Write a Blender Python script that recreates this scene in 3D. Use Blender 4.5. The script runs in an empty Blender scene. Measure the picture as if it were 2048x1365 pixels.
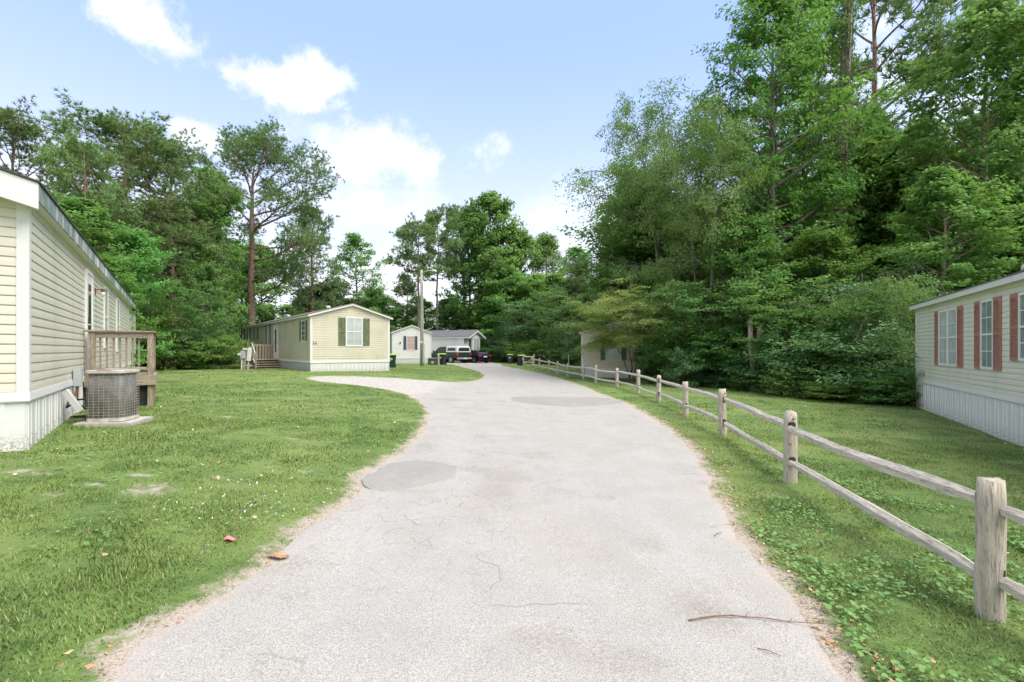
import bpy, bmesh, math, random, time
import numpy as np
from mathutils import Vector, Matrix, noise
from mathutils.geometry import delaunay_2d_cdt
T0 = time.time()
sc = bpy.context.scene
# ------------------------------------------------------------------ camera
F = 967.0; CX = 1024.0; HY = 700.0; CAMZ = 1.6
cam_d = bpy.data.cameras.new('camera'); cam = bpy.data.objects.new('camera', cam_d)
sc.collection.objects.link(cam); sc.camera = cam
cam.location = (0, 0, CAMZ); cam.rotation_euler = (math.radians(90), 0, 0)
cam_d.sensor_width = 36.0; cam_d.lens = 36.0 * F / 2048.0
cam_d.shift_y = (HY - 682.5) / 2048.0
cam_d.clip_start = 0.05; cam_d.clip_end = 3000
# ------------------------------------------------------------------ world and sun
SUN_AZ, SUN_EL = math.radians(115), math.radians(57)
world = bpy.data.worlds.new('World'); sc.world = world; world.use_nodes = True
wn, wl = world.node_tree.nodes, world.node_tree.links
wn.clear()
def wnode(t, **k):
    n = wn.new(t)
    for a, b in k.items(): setattr(n, a, b)
    return n
def wmath(op, a, b=None, c=None, clamp=False):
    n = wn.new('ShaderNodeMath'); n.operation = op; n.use_clamp = clamp
    for i, v in enumerate((a, b, c)):
        if v is None: continue
        if isinstance(v, (int, float)): n.inputs[i].default_value = v
        else: wl.new(v, n.inputs[i])
    return n.outputs[0]
sky = wnode('ShaderNodeTexSky', sky_type='NISHITA', sun_disc=False, sun_elevation=SUN_EL,
            sun_rotation=SUN_AZ, altitude=0, air_density=1.0, dust_density=1.5, ozone_density=2.0)
tc = wnode('ShaderNodeTexCoord'); sep = wnode('ShaderNodeSeparateXYZ'); wl.new(tc.outputs['Generated'], sep.inputs[0])
az = wmath('ARCTAN2', sep.outputs[0], sep.outputs[1])
el = wmath('ARCSINE', sep.outputs[2])
nz = wnode('ShaderNodeTexNoise'); nz.inputs['Scale'].default_value = 7.0; nz.inputs['Detail'].default_value = 9; nz.inputs['Roughness'].default_value = 0.6
wl.new(tc.outputs['Generated'], nz.inputs['Vector'])
nf = nz.outputs['Fac']; nzf = wnode('ShaderNodeTexNoise'); nzf.inputs['Scale'].default_value = 24.; nzf.inputs['Detail'].default_value = 8; nzf.inputs['Roughness'].default_value = .65; wl.new(tc.outputs['Generated'], nzf.inputs['Vector']); nfine = nzf.outputs['Fac']
def dirpix(px, py):
    dx, dz = (px - CX) / F, (HY - py) / F
    return math.atan2(dx, 1), math.atan2(dz, math.hypot(dx, 1))
# px, py, half width, half height (pixels of the photograph), strength
CL = [(290, 45, 150, 78, 1.0), (240, -10, 120, 60, .9), (560, 172, 165, 58, 1.0), (635, 155, 85, 55, .9), (770, 310, 190, 90, .85), (690, 275, 130, 50, .7),
      (385, 262, 80, 42, .9), (760, 420, 300, 80, .6), (1080, 430, 170, 90, .5), (700, 560, 520, 130, .7),
      (1850, 130, 330, 260, .6), (1250, 480, 330, 150, .5), (60, 330, 260, 110, .4)]
mask = None
for (px, py, hw, hh, st) in CL:
    a0, e0 = dirpix(px, py); a1, _ = dirpix(px + hw, py); _, e1 = dirpix(px, py - hh)
    da = wmath('DIVIDE', wmath('SUBTRACT', az, a0), abs(a1 - a0))
    de = wmath('DIVIDE', wmath('SUBTRACT', el, e0), abs(e1 - e0))
    d = wmath('SQRT', wmath('ADD', wmath('MULTIPLY', da, da), wmath('MULTIPLY', de, de)))
    v = wmath('SUBTRACT', wmath('ADD', 1.0, wmath('MULTIPLY', wmath('SUBTRACT', nf, 0.5), 3.0)), wmath('ADD', d, wmath('MULTIPLY', wmath('SUBTRACT', nfine, 0.5), 1.3)))
    mr = wn.new('ShaderNodeMapRange'); mr.interpolation_type = 'SMOOTHSTEP'
    wl.new(v, mr.inputs[0]); mr.inputs[1].default_value = -0.05; mr.inputs[2].default_value = 0.85 if st > .84 else 1.3
    mr.inputs[3].default_value = 0; mr.inputs[4].default_value = st
    mask = mr.outputs[0] if mask is None else wmath('MAXIMUM', mask, mr.outputs[0])
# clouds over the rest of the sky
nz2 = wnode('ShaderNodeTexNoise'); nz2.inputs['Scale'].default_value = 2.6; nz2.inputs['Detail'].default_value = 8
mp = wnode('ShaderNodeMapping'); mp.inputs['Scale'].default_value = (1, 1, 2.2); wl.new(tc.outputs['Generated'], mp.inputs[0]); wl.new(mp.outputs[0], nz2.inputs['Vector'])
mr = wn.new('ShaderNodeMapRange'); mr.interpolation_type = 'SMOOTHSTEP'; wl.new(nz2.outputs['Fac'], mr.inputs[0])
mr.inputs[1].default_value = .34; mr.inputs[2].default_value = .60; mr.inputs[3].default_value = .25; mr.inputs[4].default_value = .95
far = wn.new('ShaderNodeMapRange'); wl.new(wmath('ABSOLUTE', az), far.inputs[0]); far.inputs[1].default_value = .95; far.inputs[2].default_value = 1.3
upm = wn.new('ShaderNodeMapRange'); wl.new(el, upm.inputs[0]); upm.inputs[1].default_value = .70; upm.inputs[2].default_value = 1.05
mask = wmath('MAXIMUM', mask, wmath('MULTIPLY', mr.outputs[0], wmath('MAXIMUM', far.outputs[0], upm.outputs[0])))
# thin haze towards the horizon
hz = wn.new('ShaderNodeMapRange'); hz.interpolation_type = 'SMOOTHSTEP'; wl.new(el, hz.inputs[0])
hz.inputs[1].default_value = -.05; hz.inputs[2].default_value = .60; hz.inputs[3].default_value = .9; hz.inputs[4].default_value = .03
hs = wnode('ShaderNodeHueSaturation'); hs.inputs['Saturation'].default_value = .82; hs.inputs['Value'].default_value = 1.0
wl.new(sky.outputs[0], hs.inputs['Color'])
mz = wnode('ShaderNodeMixRGB'); mz.inputs[0].default_value = .85; wl.new(hs.outputs[0], mz.inputs[1]); mz.inputs[2].default_value = (1.62, 2.42, 4.9, 1)
m0 = wnode('ShaderNodeMixRGB'); wl.new(hz.outputs[0], m0.inputs[0]); wl.new(mz.outputs[0], m0.inputs[1]); m0.inputs[2].default_value = (4.4, 4.55, 4.85, 1)
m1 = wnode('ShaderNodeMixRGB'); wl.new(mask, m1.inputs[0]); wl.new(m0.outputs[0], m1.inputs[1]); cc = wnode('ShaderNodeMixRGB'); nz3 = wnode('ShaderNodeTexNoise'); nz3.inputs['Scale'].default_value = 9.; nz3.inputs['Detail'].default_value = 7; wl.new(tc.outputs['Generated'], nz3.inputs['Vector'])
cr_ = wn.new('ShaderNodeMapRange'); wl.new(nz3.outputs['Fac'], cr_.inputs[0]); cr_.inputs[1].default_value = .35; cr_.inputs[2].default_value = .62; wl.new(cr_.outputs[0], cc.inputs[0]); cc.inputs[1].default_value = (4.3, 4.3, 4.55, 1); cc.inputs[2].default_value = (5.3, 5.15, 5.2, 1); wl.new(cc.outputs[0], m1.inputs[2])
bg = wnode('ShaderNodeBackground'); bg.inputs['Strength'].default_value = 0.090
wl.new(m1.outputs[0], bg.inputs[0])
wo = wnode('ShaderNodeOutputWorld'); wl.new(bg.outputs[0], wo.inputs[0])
sun_d = bpy.data.lights.new('sun', 'SUN'); sun = bpy.data.objects.new('sun', sun_d); sc.collection.objects.link(sun)
sun_d.energy = 1.75; sun_d.angle = math.radians(50); sun_d.color = (1.0, .93, .83)
sdir = Vector((math.sin(SUN_AZ) * math.cos(SUN_EL), math.cos(SUN_AZ) * math.cos(SUN_EL), math.sin(SUN_EL)))
sun.rotation_euler = sdir.to_track_quat('Z', 'Y').to_euler()
sc.view_settings.view_transform = 'Standard'; sc.view_settings.look = 'None'
sc.view_settings.exposure = 1.66; sc.view_settings.gamma = 1.0; sc.view_settings.use_curve_mapping = False
sc.cycles.max_bounces = 9; sc.cycles.diffuse_bounces = 6; sc.cycles.glossy_bounces = 3; sc.cycles.transmission_bounces = 4
sc.cycles.transparent_max_bounces = 8; sc.cycles.use_denoising = True; sc.cycles.caustics_reflective = False; sc.cycles.caustics_refractive = False
sc.cycles.use_adaptive_sampling = True; sc.cycles.adaptive_threshold = 0.02; sc.cycles.sample_clamp_indirect = 6

# ------------------------------------------------------------------ materials
class Mat:
    def __init__(s, name):
        s.m = bpy.data.materials.new(name); s.m.use_nodes = True
        s.n, s.l = s.m.node_tree.nodes, s.m.node_tree.links; s.n.clear()
        s.out = s.n.new('ShaderNodeOutputMaterial'); s.p = s.n.new('ShaderNodeBsdfPrincipled')
        s.l.new(s.p.outputs[0], s.out.inputs[0]); s.tc = s.n.new('ShaderNodeTexCoord')
    def set(s, inp, v):
        if hasattr(v, 'is_linked') or hasattr(v, 'links'): s.l.new(v, s.p.inputs[inp])
        else: s.p.inputs[inp].default_value = (*v, 1) if isinstance(v, tuple) and len(v) == 3 else v
    def _in(s, n, i, v):
        if v is None: return
        if hasattr(v, 'links'): s.l.new(v, n.inputs[i])
        else: n.inputs[i].default_value = (*v, 1) if isinstance(v, tuple) and len(v) == 3 and n.inputs[i].type == 'RGBA' else v
    def coord(s, scale=(1, 1, 1), which='Object', rot=(0, 0, 0)):
        mp = s.n.new('ShaderNodeMapping'); s.l.new(s.tc.outputs[which], mp.inputs[0]); mp.inputs['Scale'].default_value = scale; mp.inputs['Rotation'].default_value = rot
        return mp.outputs[0]
    def noise(s, scale, detail=4, rough=.55, co=None, dist=0):
        n = s.n.new('ShaderNodeTexNoise'); n.inputs['Scale'].default_value = scale; n.inputs['Detail'].default_value = detail
        n.inputs['Roughness'].default_value = rough; n.inputs['Distortion'].default_value = dist
        s.l.new(co if co is not None else s.tc.outputs['Object'], n.inputs['Vector']); return n.outputs['Fac']
    def voro(s, scale, feature='F1', co=None):
        n = s.n.new('ShaderNodeTexVoronoi'); n.feature = feature; n.inputs['Scale'].default_value = scale
        s.l.new(co if co is not None else s.tc.outputs['Object'], n.inputs['Vector']); return n
    def map(s, v, a, b, c=0., d=1., smooth=True):
        n = s.n.new('ShaderNodeMapRange'); n.interpolation_type = 'SMOOTHSTEP' if smooth else 'LINEAR'
        s._in(n, 0, v); n.inputs[1].default_value = a; n.inputs[2].default_value = b; n.inputs[3].default_value = c; n.inputs[4].default_value = d
        return n.outputs[0]
    def math(s, op, a, b=None, clamp=False):
        n = s.n.new('ShaderNodeMath'); n.operation = op; n.use_clamp = clamp; s._in(n, 0, a); s._in(n, 1, b); return n.outputs[0]
    def mix(s, f, a, b, mode='MIX'):
        n = s.n.new('ShaderNodeMixRGB'); n.blend_type = mode; s._in(n, 0, f); s._in(n, 1, a); s._in(n, 2, b); return n.outputs[0]
    def attr(s, name):
        n = s.n.new('ShaderNodeAttribute'); n.attribute_name = name; return n.outputs['Fac']
    def rnd(s):
        n = s.n.new('ShaderNodeObjectInfo'); return n.outputs['Random']
    def bump(s, h, strength=.3, dist=.01):
        n = s.n.new('ShaderNodeBump'); n.inputs['Strength'].default_value = strength; n.inputs['Distance'].default_value = dist
        s.l.new(h, n.inputs['Height']); s.l.new(n.outputs[0], s.p.inputs['Normal'])
MAT = {}
def plain(name, col, rough=.6, var=.12, scale=6, metal=0., bump=0., spec=None):
    m = Mat(name); nz = m.noise(scale, 6, .65)
    m.set('Base Color', m.mix(m.map(nz, .3, .7), tuple(c * (1 - var) for c in col), tuple(min(1, c * (1 + var)) for c in col)))
    m.set('Roughness', rough); m.set('Metallic', metal)
    if spec is not None: m.set('Specular IOR Level', spec)
    if bump: m.bump(m.noise(scale * 8, 4), bump, .004)
    MAT[name] = m.m; return m.m
def siding(name, col, dirt=(.30, .33, .17), amt=.25):
    m = Mat(name)
    big = m.noise(.9, 5, .6); streak = m.noise(1.0, 5, .65, m.coord((1.2, 1.2, .35), 'Object'))
    g = m.noise(40, 3, .6, m.coord((.15, .15, 1)))
    base = m.mix(m.map(g, .35, .65, 0, .25), col, tuple(c * .88 for c in col))
    base = m.mix(m.map(m.rnd(), 0, 1, 0, .12, False), base, tuple(c * .82 for c in col))
    f = m.math('MULTIPLY', m.map(big, .42, .72, 0, 1), m.map(streak, .4, .75, .2, amt * 2.2))
    m.set('Base Color', m.mix(f, base, dirt)); m.set('Roughness', .45); m.bump(g, .12, .002)
    MAT[name] = m.m
siding('siding_cream', (.66, .635, .54)); siding('siding_yellow', (.63, .60, .48)); siding('siding_green', (.68, .685, .585), (.34, .38, .24), .3)
siding('siding_white', (.80, .80, .785), (.5, .52, .48), .15); siding('siding_beige', (.66, .60, .49))
def whitem(name, col, dirt, amt, lo=True):
    m = Mat(name); n1 = m.noise(2.2, 6, .7); n2 = m.noise(9, 5, .7, m.coord((3, 3, .5)))
    f = m.math('MULTIPLY', m.map(n1, .4, .7), m.map(n2, .4, .7, .1, amt))
    c = m.mix(f, col, dirt)
    if lo:  # mud splash: a stain that stays on the panel's foot
        at = m.attr('foot'); sp = m.noise(28, 5, .75)
        c = m.mix(m.math('MULTIPLY', m.map(at, .35, 1.0, 0, 1), m.map(sp, .42, .62, .0, .75)), c, (.22, .19, .14))
    m.set('Base Color', c); m.set('Roughness', .5); MAT[name] = m.m
whitem('skirt_white', (.66, .68, .66), (.45, .47, .42), .6); whitem('trim_white', (.68, .68, .665), (.50, .52, .46), .5, False)
whitem('white_clean', (.72, .72, .70), (.6, .6, .56), .3, False)
m = Mat('fascia_algae'); n1 = m.noise(.8, 5, .6, m.coord((1, 1, .4))); n2 = m.noise(14, 5, .7, m.coord((1, 1, .3))); n3 = m.noise(3.0, 3, .6, m.coord((1, 1, .1)))
f = m.math('MULTIPLY', m.map(n1, .36, .50), m.map(n2, .25, .6, .45, 1.))
f = m.math('MULTIPLY', f, m.map(n3, .35, .5, .35, 1.))
m.set('Base Color', m.mix(f, (.70, .72, .70), (.12, .19, .17))); m.set('Roughness', .55); MAT['fascia_algae'] = m.m
def shingle(name, col):
    m = Mat(name); v = m.voro(5.0, 'F1', m.coord((1, 2, 2))); n1 = m.noise(60, 3)
    c = m.mix(m.map(v.outputs['Color'], 0, 1, 0, .5), col, tuple(x * .6 for x in col)); c = m.mix(m.map(n1, .3, .7, 0, .4), c, tuple(min(1, x * 1.6) for x in col))
    m.set('Base Color', c); m.set('Roughness', .9); MAT[name] = m.m
shingle('shingle_grey', (.11, .12, .13)); shingle('shingle_brown', (.13, .09, .075)); shingle('shingle_black', (.055, .055, .05)); shingle('shingle_tan', (.16, .13, .10))
plain('shutter_olive', (.12, .155, .075), .6, .3, 5); plain('shutter_rose', (.36, .175, .14), .6, .1, 5); plain('shutter_navy', (.05, .07, .11), .6, .15)
plain('shutter_teal', (.10, .23, .20), .7, .3, 8); plain('curtain', (.50, .53, .52), .9, .1, 3); plain('curtain_reflection', (.24, .29, .27), .9, .2, 3); plain('curtain_pink', (.62, .40, .35), .9, .1, 3)  # the grey-green curtain tone paints the dark reflections seen in the panes
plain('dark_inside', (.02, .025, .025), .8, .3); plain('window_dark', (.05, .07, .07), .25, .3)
def weathered(name, c1, c2, rot=(0, 0, 0), sc_=(14, 14, 1.2), moss=None, knots=True):
    m = Mat(name); co = m.coord(sc_, 'Object', rot)
    g = m.noise(2.2, 8, .72, co, .6); fine = m.noise(7, 6, .7, co); big = m.noise(1.3, 4)
    c = m.mix(m.map(g, .32, .66), c1, c2); c = m.mix(m.map(fine, .36, .50, .8, 0), c, tuple(x * .30 for x in c1))
    c = m.mix(m.map(big, .45, .75, 0, .5), c, tuple(x * .75 for x in c2)); c = m.mix(m.map(m.rnd(), 0, 1, 0, .3, False), c, tuple(x * .7 for x in c2))
    if moss: c = m.mix(m.map(m.noise(3.5, 6, .7), .5, .72, 0, .55), c, moss)
    m.set('Base Color', c); m.set('Roughness', .88); m.bump(m.math('ADD', g, m.math('MULTIPLY', fine, .7)), .9, .012); MAT[name] = m.m
weathered('fence_post_wood', (.38, .335, .265), (.60, .545, .455), moss=(.34, .36, .27)); weathered('fence_rail_wood', (.46, .415, .345), (.68, .63, .545), sc_=(1.2, 14, 14))
weathered('deck_wood_v', (.22, .17, .12), (.42, .35, .27)); weathered('deck_wood_h', (.25, .20, .15), (.44, .37, .29), sc_=(1.2, 14, 14))
weathered('pole_wood', (.34, .30, .25), (.50, .45, .38), sc_=(8, 8, .5)); weathered('step_wood', (.30, .24, .18), (.46, .38, .30), sc_=(1.2, 14, 14))
def bark(name, c1, c2, moss=None):
    m = Mat(name); co = m.coord((3.2, 3.2, .9)); v = m.voro(2.6, 'DISTANCE_TO_EDGE', co); g = m.noise(5, 7, .7, co)
    c = m.mix(m.map(g, .3, .7), c1, c2); c = m.mix(m.map(v.outputs['Distance'], 0, .12, .75, 0), c, tuple(x * .3 for x in c1))
    if moss: c = m.mix(m.map(m.noise(1.1, 4), .45, .6, 0, .7), c, moss)
    m.set('Base Color', c); m.set('Roughness', .95); m.bump(m.math('ADD', v.outputs['Distance'], m.math('MULTIPLY', g, .4)), 1., .05); MAT[name] = m.m
bark('bark_pine', (.21, .135, .105), (.36, .25, .20)); bark('bark_grey', (.13, .115, .095), (.24, .22, .18), (.11, .14, .07)); bark('bark_pale', (.24, .20, .16), (.40, .35, .28))
bark('bark_dark', (.07, .06, .05), (.13, .11, .09))
def leafmat(name, lo, mid, hi, trans=.48, gloss=.45, tint=(.26, .42, .07)):
    m = Mat(name); a = m.attr('v'); r = m.rnd()
    big = m.noise(.35, 3, .5)
    c = m.mix(m.map(a, 0, .5, 0, 1, False), lo, mid); c = m.mix(m.map(a, .5, 1, 0, 1, False), c, hi)
    c = m.mix(m.map(big, .4, .65, 0, .35), c, tuple(x * y for x, y in zip(mid, (1.25, 1.05, .8))))
    hsv = m.n.new('ShaderNodeHueSaturation'); m._in(hsv, 'Color', c); m._in(hsv, 'Hue', m.map(r, 0, 1, .485, .515, False)); m._in(hsv, 'Value', m.map(m.math('FRACT', m.math('MULTIPLY', r, 7.13)), 0, 1, .85, 1.15, False)); c = hsv.outputs[0]
    m.set('Base Color', c); m.set('Roughness', gloss + .12); m.set('Specular IOR Level', .2)
    t = m.n.new('ShaderNodeBsdfTranslucent'); m.l.new(m.mix(.5, c, tint, 'MIX'), t.inputs[0])
    mx = m.n.new('ShaderNodeMixShader'); mx.inputs[0].default_value = trans; m.l.new(m.p.outputs[0], mx.inputs[1]); m.l.new(t.outputs[0], mx.inputs[2]); m.l.new(mx.outputs[0], m.out.inputs[0])
    MAT[name] = m.m
leafmat('leaf_sweetgum', (0.083, 0.197, 0.04), (0.14, 0.316, 0.066), (0.246, 0.462, 0.103))
leafmat('leaf_tulip', (0.091, 0.231, 0.059), (0.149, 0.352, 0.088), (0.279, 0.53, 0.146))
leafmat('leaf_pecan', (0.116, 0.214, 0.066), (0.181, 0.308, 0.096), (0.312, 0.445, 0.155))
leafmat('leaf_dark', (0.05, 0.134, 0.035), (0.084, 0.215, 0.054), (0.152, 0.316, 0.079), .28)
leafmat('leaf_magnolia', (0.039, 0.112, 0.039), (0.072, 0.177, 0.057), (0.134, 0.28, 0.088), .15, .28)
leafmat('leaf_olive', (0.257, 0.35, 0.1), (0.4, 0.525, 0.149), (0.6, 0.6, 0.236))
leafmat('leaf_far', (0.089, 0.194, 0.051), (0.159, 0.321, 0.081), (0.267, 0.456, 0.12))
leafmat('leaf_shrub', (0.099, 0.197, 0.052), (0.157, 0.283, 0.07), (0.246, 0.386, 0.103))
leafmat('blossom', (.45, .38, .28), (.55, .48, .36), (.65, .60, .48), .2)
leafmat('needles', (0.128, 0.224, 0.084), (0.196, 0.321, 0.122), (0.292, 0.42, 0.175), .25, .5, (.18, .24, .07))
leafmat('cedar', (0.056, 0.094, 0.044), (0.094, 0.138, 0.062), (0.138, 0.181, 0.081), .2)
leafmat('ivy', (0.062, 0.148, 0.035), (0.099, 0.215, 0.052), (0.16, 0.298, 0.072), .2, .35)
# lawn
def lawn_colour(m):
    n1 = m.noise(.55, 5, .6); n2 = m.noise(2.6, 5, .62); n3 = m.noise(.12, 3)
    c = m.mix(m.map(n2, .38, .62), (.082, .150, .030), (.150, .235, .050))
    c = m.mix(m.map(n1, .42, .66, 0, .75), c, (.215, .285, .080)); c = m.mix(m.map(n3, .4, .65, 0, .4), c, (.20, .27, .06))
    return c, n1, n2
m = Mat('lawn'); c, n1, n2 = lawn_colour(m); e = m.attr('edge'); wd = m.attr('woods'); fine = m.noise(55, 4, .7); med = m.noise(5.5, 6, .7)
c = m.mix(m.map(fine, .35, .7, .35, 0), c, (.05, .09, .02))
soil = m.mix(m.map(m.noise(90, 3, .7), .3, .7), (.30, .25, .20), (.50, .44, .37)); soil = m.mix(m.map(m.noise(40, 4, .7), .55, .68, 0, .8), soil, (.16, .10, .06))
f = m.math('MAXIMUM', m.map(m.math('ADD', e, m.math('MULTIPLY', m.math('SUBTRACT', med, .5), 1.5)), .55, .95), m.map(m.math('ADD', med, m.math('MULTIPLY', n1, .5)), .86, 1.0, 0, .75))
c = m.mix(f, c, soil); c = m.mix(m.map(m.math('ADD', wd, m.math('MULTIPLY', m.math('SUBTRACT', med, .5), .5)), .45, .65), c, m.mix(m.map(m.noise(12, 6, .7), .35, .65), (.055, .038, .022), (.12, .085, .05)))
m.set('Base Color', c); m.set('Roughness', .95); m.bump(m.math('ADD', fine, med), .7, .03); MAT['lawn'] = m.m
m = Mat('grass_blade'); c, n1, n2 = lawn_colour(m); a = m.attr('v'); c = m.mix(m.map(a, .0, .5, .40, 0, False), c, (.070, .165, .030)); c = m.mix(m.map(a, .5, .93, 0, .6, False), c, (.33, .42, .14))
c = m.mix(m.map(a, .965, .97, 0, 1), c, (.42, .35, .20)); m.set('Base Color', c); m.set('Roughness', .5); m.set('Specular IOR Level', .3)
t = m.n.new('ShaderNodeBsdfTranslucent'); m.l.new(c, t.inputs[0]); mx = m.n.new('ShaderNodeMixShader'); mx.inputs[0].default_value = .3
m.l.new(m.p.outputs[0], mx.inputs[1]); m.l.new(t.outputs[0], mx.inputs[2]); m.l.new(mx.outputs[0], m.out.inputs[0]); MAT['grass_blade'] = m.m
leafmat('clover', (0.094, 0.206, 0.069), (0.138, 0.281, 0.088), (0.2, 0.362, 0.125), .25, .4)
# old asphalt
def asphalt(name, c1, c2, cracks=True, edge=True):
    m = Mat(name); big = m.noise(.35, 5, .6); md = m.noise(1.7, 6, .62); st = m.noise(1.2, 5, .6, m.coord((1.4, .35, 1))); fi = m.noise(130, 3, .8); sp = m.voro(60.0)
    c = m.mix(m.map(md, .2, .8), c1, c2); c = m.mix(m.map(st, .42, .7, 0, .3), c, tuple(x * 1.14 for x in c2))
    c = m.mix(m.map(big, .45, .7, 0, .25), c, (.42, .375, .32)); c = m.mix(m.map(fi, .40, .60, 0, .7), c, tuple(x * .45 for x in c1)); fi2 = m.noise(55, 3, .8); c = m.mix(m.map(fi2, .56, .66, 0, .4), c, tuple(x * .4 for x in c1)); fi3 = m.noise(75, 3, .8); c = m.mix(m.map(fi3, .60, .68, 0, .4), c, (.62, .59, .53))
    c = m.mix(m.map(sp.outputs['Distance'], .0, .16, .55, 0), c, m.mix(sp.outputs['Color'], (.12, .11, .10), (.62, .6, .56)))
    pits = m.math('MULTIPLY', m.map(m.voro(9.0).outputs['Distance'], .03, .075, 1, 0), m.map(m.noise(2, 2), .45, .6)); c = m.mix(pits, c, (.07, .06, .05))
    # worn patches where the coarse stone shows
    wr = m.math('MULTIPLY', m.map(m.noise(1.05, 4, .65), .56, .66), m.map(m.noise(38, 4, .8), .45, .6)); c = m.mix(m.math('MULTIPLY', wr, .55), c, (.17, .15, .12)); wa = m.attr('wear'); c = m.mix(m.math('MULTIPLY', m.map(m.math('ADD', wa, m.math('MULTIPLY', m.math('SUBTRACT', md, .5), 1.2)), .35, .9), m.map(m.noise(30, 4, .85), .40, .62, .10, .5)), c, (.20, .18, .15))
    h = m.math('ADD', m.math('MULTIPLY', fi, .5), m.map(sp.outputs['Distance'], 0, .3))
    if cracks:
        wv = m.n.new('ShaderNodeVectorMath'); wv.operation = 'ADD'; nn = m.n.new('ShaderNodeTexNoise'); nn.inputs['Scale'].default_value = 2.5; nn.inputs['Detail'].default_value = 4
        m.l.new(m.tc.outputs['Object'], nn.inputs['Vector']); sc2 = m.n.new('ShaderNodeVectorMath'); sc2.operation = 'SCALE'; sc2.inputs['Scale'].default_value = .35; m.l.new(nn.outputs['Color'], sc2.inputs[0])
        m.l.new(m.tc.outputs['Object'], wv.inputs[0]); m.l.new(sc2.outputs[0], wv.inputs[1])
        v = m.voro(3.6, 'DISTANCE_TO_EDGE', wv.outputs[0]); v2 = m.voro(.55, 'DISTANCE_TO_EDGE', wv.outputs[0])
        reg = m.attr('crack'); br = m.map(m.noise(5, 3), .42, .55)
        cr = m.math('MULTIPLY', m.math('MULTIPLY', m.map(v.outputs['Distance'], .004, .022, 1, 0), br), reg)
        cr2 = m.math('MULTIPLY', m.map(v2.outputs['Distance'], .001, .006, .8, 0), m.map(m.noise(.5, 2), .5, .6))
        cr = m.math('MAXIMUM', cr, cr2); c = m.mix(m.math('MULTIPLY', cr, .55), c, (.17, .15, .13)); h = m.math('SUBTRACT', h, m.math('MULTIPLY', cr, 1.5))
    if edge:
        e = m.attr('edge'); g = m.attr('gravel'); n = m.noise(2.2, 6, .7)
        dirt = m.mix(m.map(m.noise(70, 4, .8), .3, .7), (.30, .25, .21), (.47, .42, .37))
        c = m.mix(m.map(m.math('ADD', e, m.math('MULTIPLY', m.math('SUBTRACT', n, .5), 1.6)), .6, 1.2, 0, .7), c, dirt)
        gr = m.voro(22.0); gc = m.mix(m.map(gr.outputs['Color'], 0, 1), (.27, .25, .22), (.54, .525, .49)); c = m.mix(m.map(m.math('ADD', g, m.math('MULTIPLY', m.math('SUBTRACT', n, .5), .9)), .35, .8, 0, .8), c, gc)
    m.set('Base Color', c); m.set('Roughness', .93); m.set('Specular IOR Level', .25); m.bump(h, .55, .006); MAT[name] = m.m
asphalt('asphalt_old', (.372, .362, .336), (.450, .440, .412)); asphalt('asphalt_patch', (.300, .290, .268), (.370, .360, .335), False, False)
plain('rubber', (.02, .02, .02), .8); plain('alloy', (.5, .5, .5), .35, .1, 6, .7); plain('truck_green', (.018, .045, .042), .3, .1, 3, .2); plain('truck_cap', (.72, .72, .70), .3, .05)
plain('car_navy', (.008, .012, .028), .25, .1, 3, .2); plain('lamp_red', (.55, .02, .015), .25, .1); plain('glass_dark', (.025, .04, .04), .1, .2); plain('chrome', (.55, .55, .53), .35, .1, 6, .6); plain('plate', (.7, .7, .72), .5, .05)
plain('bin_green', (.008, .045, .028), .5, .15); plain('bin_dark', (.02, .028, .038), .5, .15); plain('bin_lid', (.30, .55, .06), .45, .08); plain('mark_white', (.75, .78, .76), .5, .05)
plain('box_green', (.055, .085, .045), .6, .15); plain('metal_grey', (.42, .46, .46), .5, .12, 5); plain('concrete', (.42, .40, .36), .9, .2, 12, 0, .3); plain('ac_metal', (.50, .47, .42), .6, .25, 7, 0)
plain('coil', (.24, .25, .25), .7, .45, 3); plain('wire', (.27, .24, .20), .6, .3, 9); plain('black_hose', (.015, .015, .015), .5); plain('rust', (.20, .09, .05), .8, .3); plain('brown_leaf', (.38, .22, .11), .7, .3, 20); plain('pink_leaf', (.72, .22, .24), .7, .2, 30)
plain('twig', (.22, .12, .075), .85, .3, 30); plain('hose_white', (.68, .66, .60), .5); plain('number_brown', (.14, .12, .07), .6); plain('orange_cap', (.55, .17, .05), .6); plain('lamp_glass', (.7, .7, .68), .2)
leafmat('fallen', (.26, .13, .06), (.42, .29, .17), (.66, .54, .26), .1)
leafmat('white_bloom', (.75, .75, .70), (.8, .8, .76), (.85, .85, .8), .2)
m = Mat('window_glass'); g = m.n.new('ShaderNodeBsdfGlossy'); g.inputs['Roughness'].default_value = .06; g.inputs[0].default_value = (.9, .95, .95, 1); tr = m.n.new('ShaderNodeBsdfTransparent'); tr.inputs[0].default_value = (.95, .98, .97, 1)
mx = m.n.new('ShaderNodeMixShader'); lw = m.n.new('ShaderNodeLayerWeight'); lw.inputs[0].default_value = .3; m.l.new(m.math('ADD', m.math('MULTIPLY', m.math('POWER', lw.outputs['Facing'], 3.), .6), .07), mx.inputs[0]); m.l.new(tr.outputs[0], mx.inputs[1]); m.l.new(g.outputs[0], mx.inputs[2]); m.l.new(mx.outputs[0], m.out.inputs[0]); MAT['window_glass'] = m.m
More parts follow.
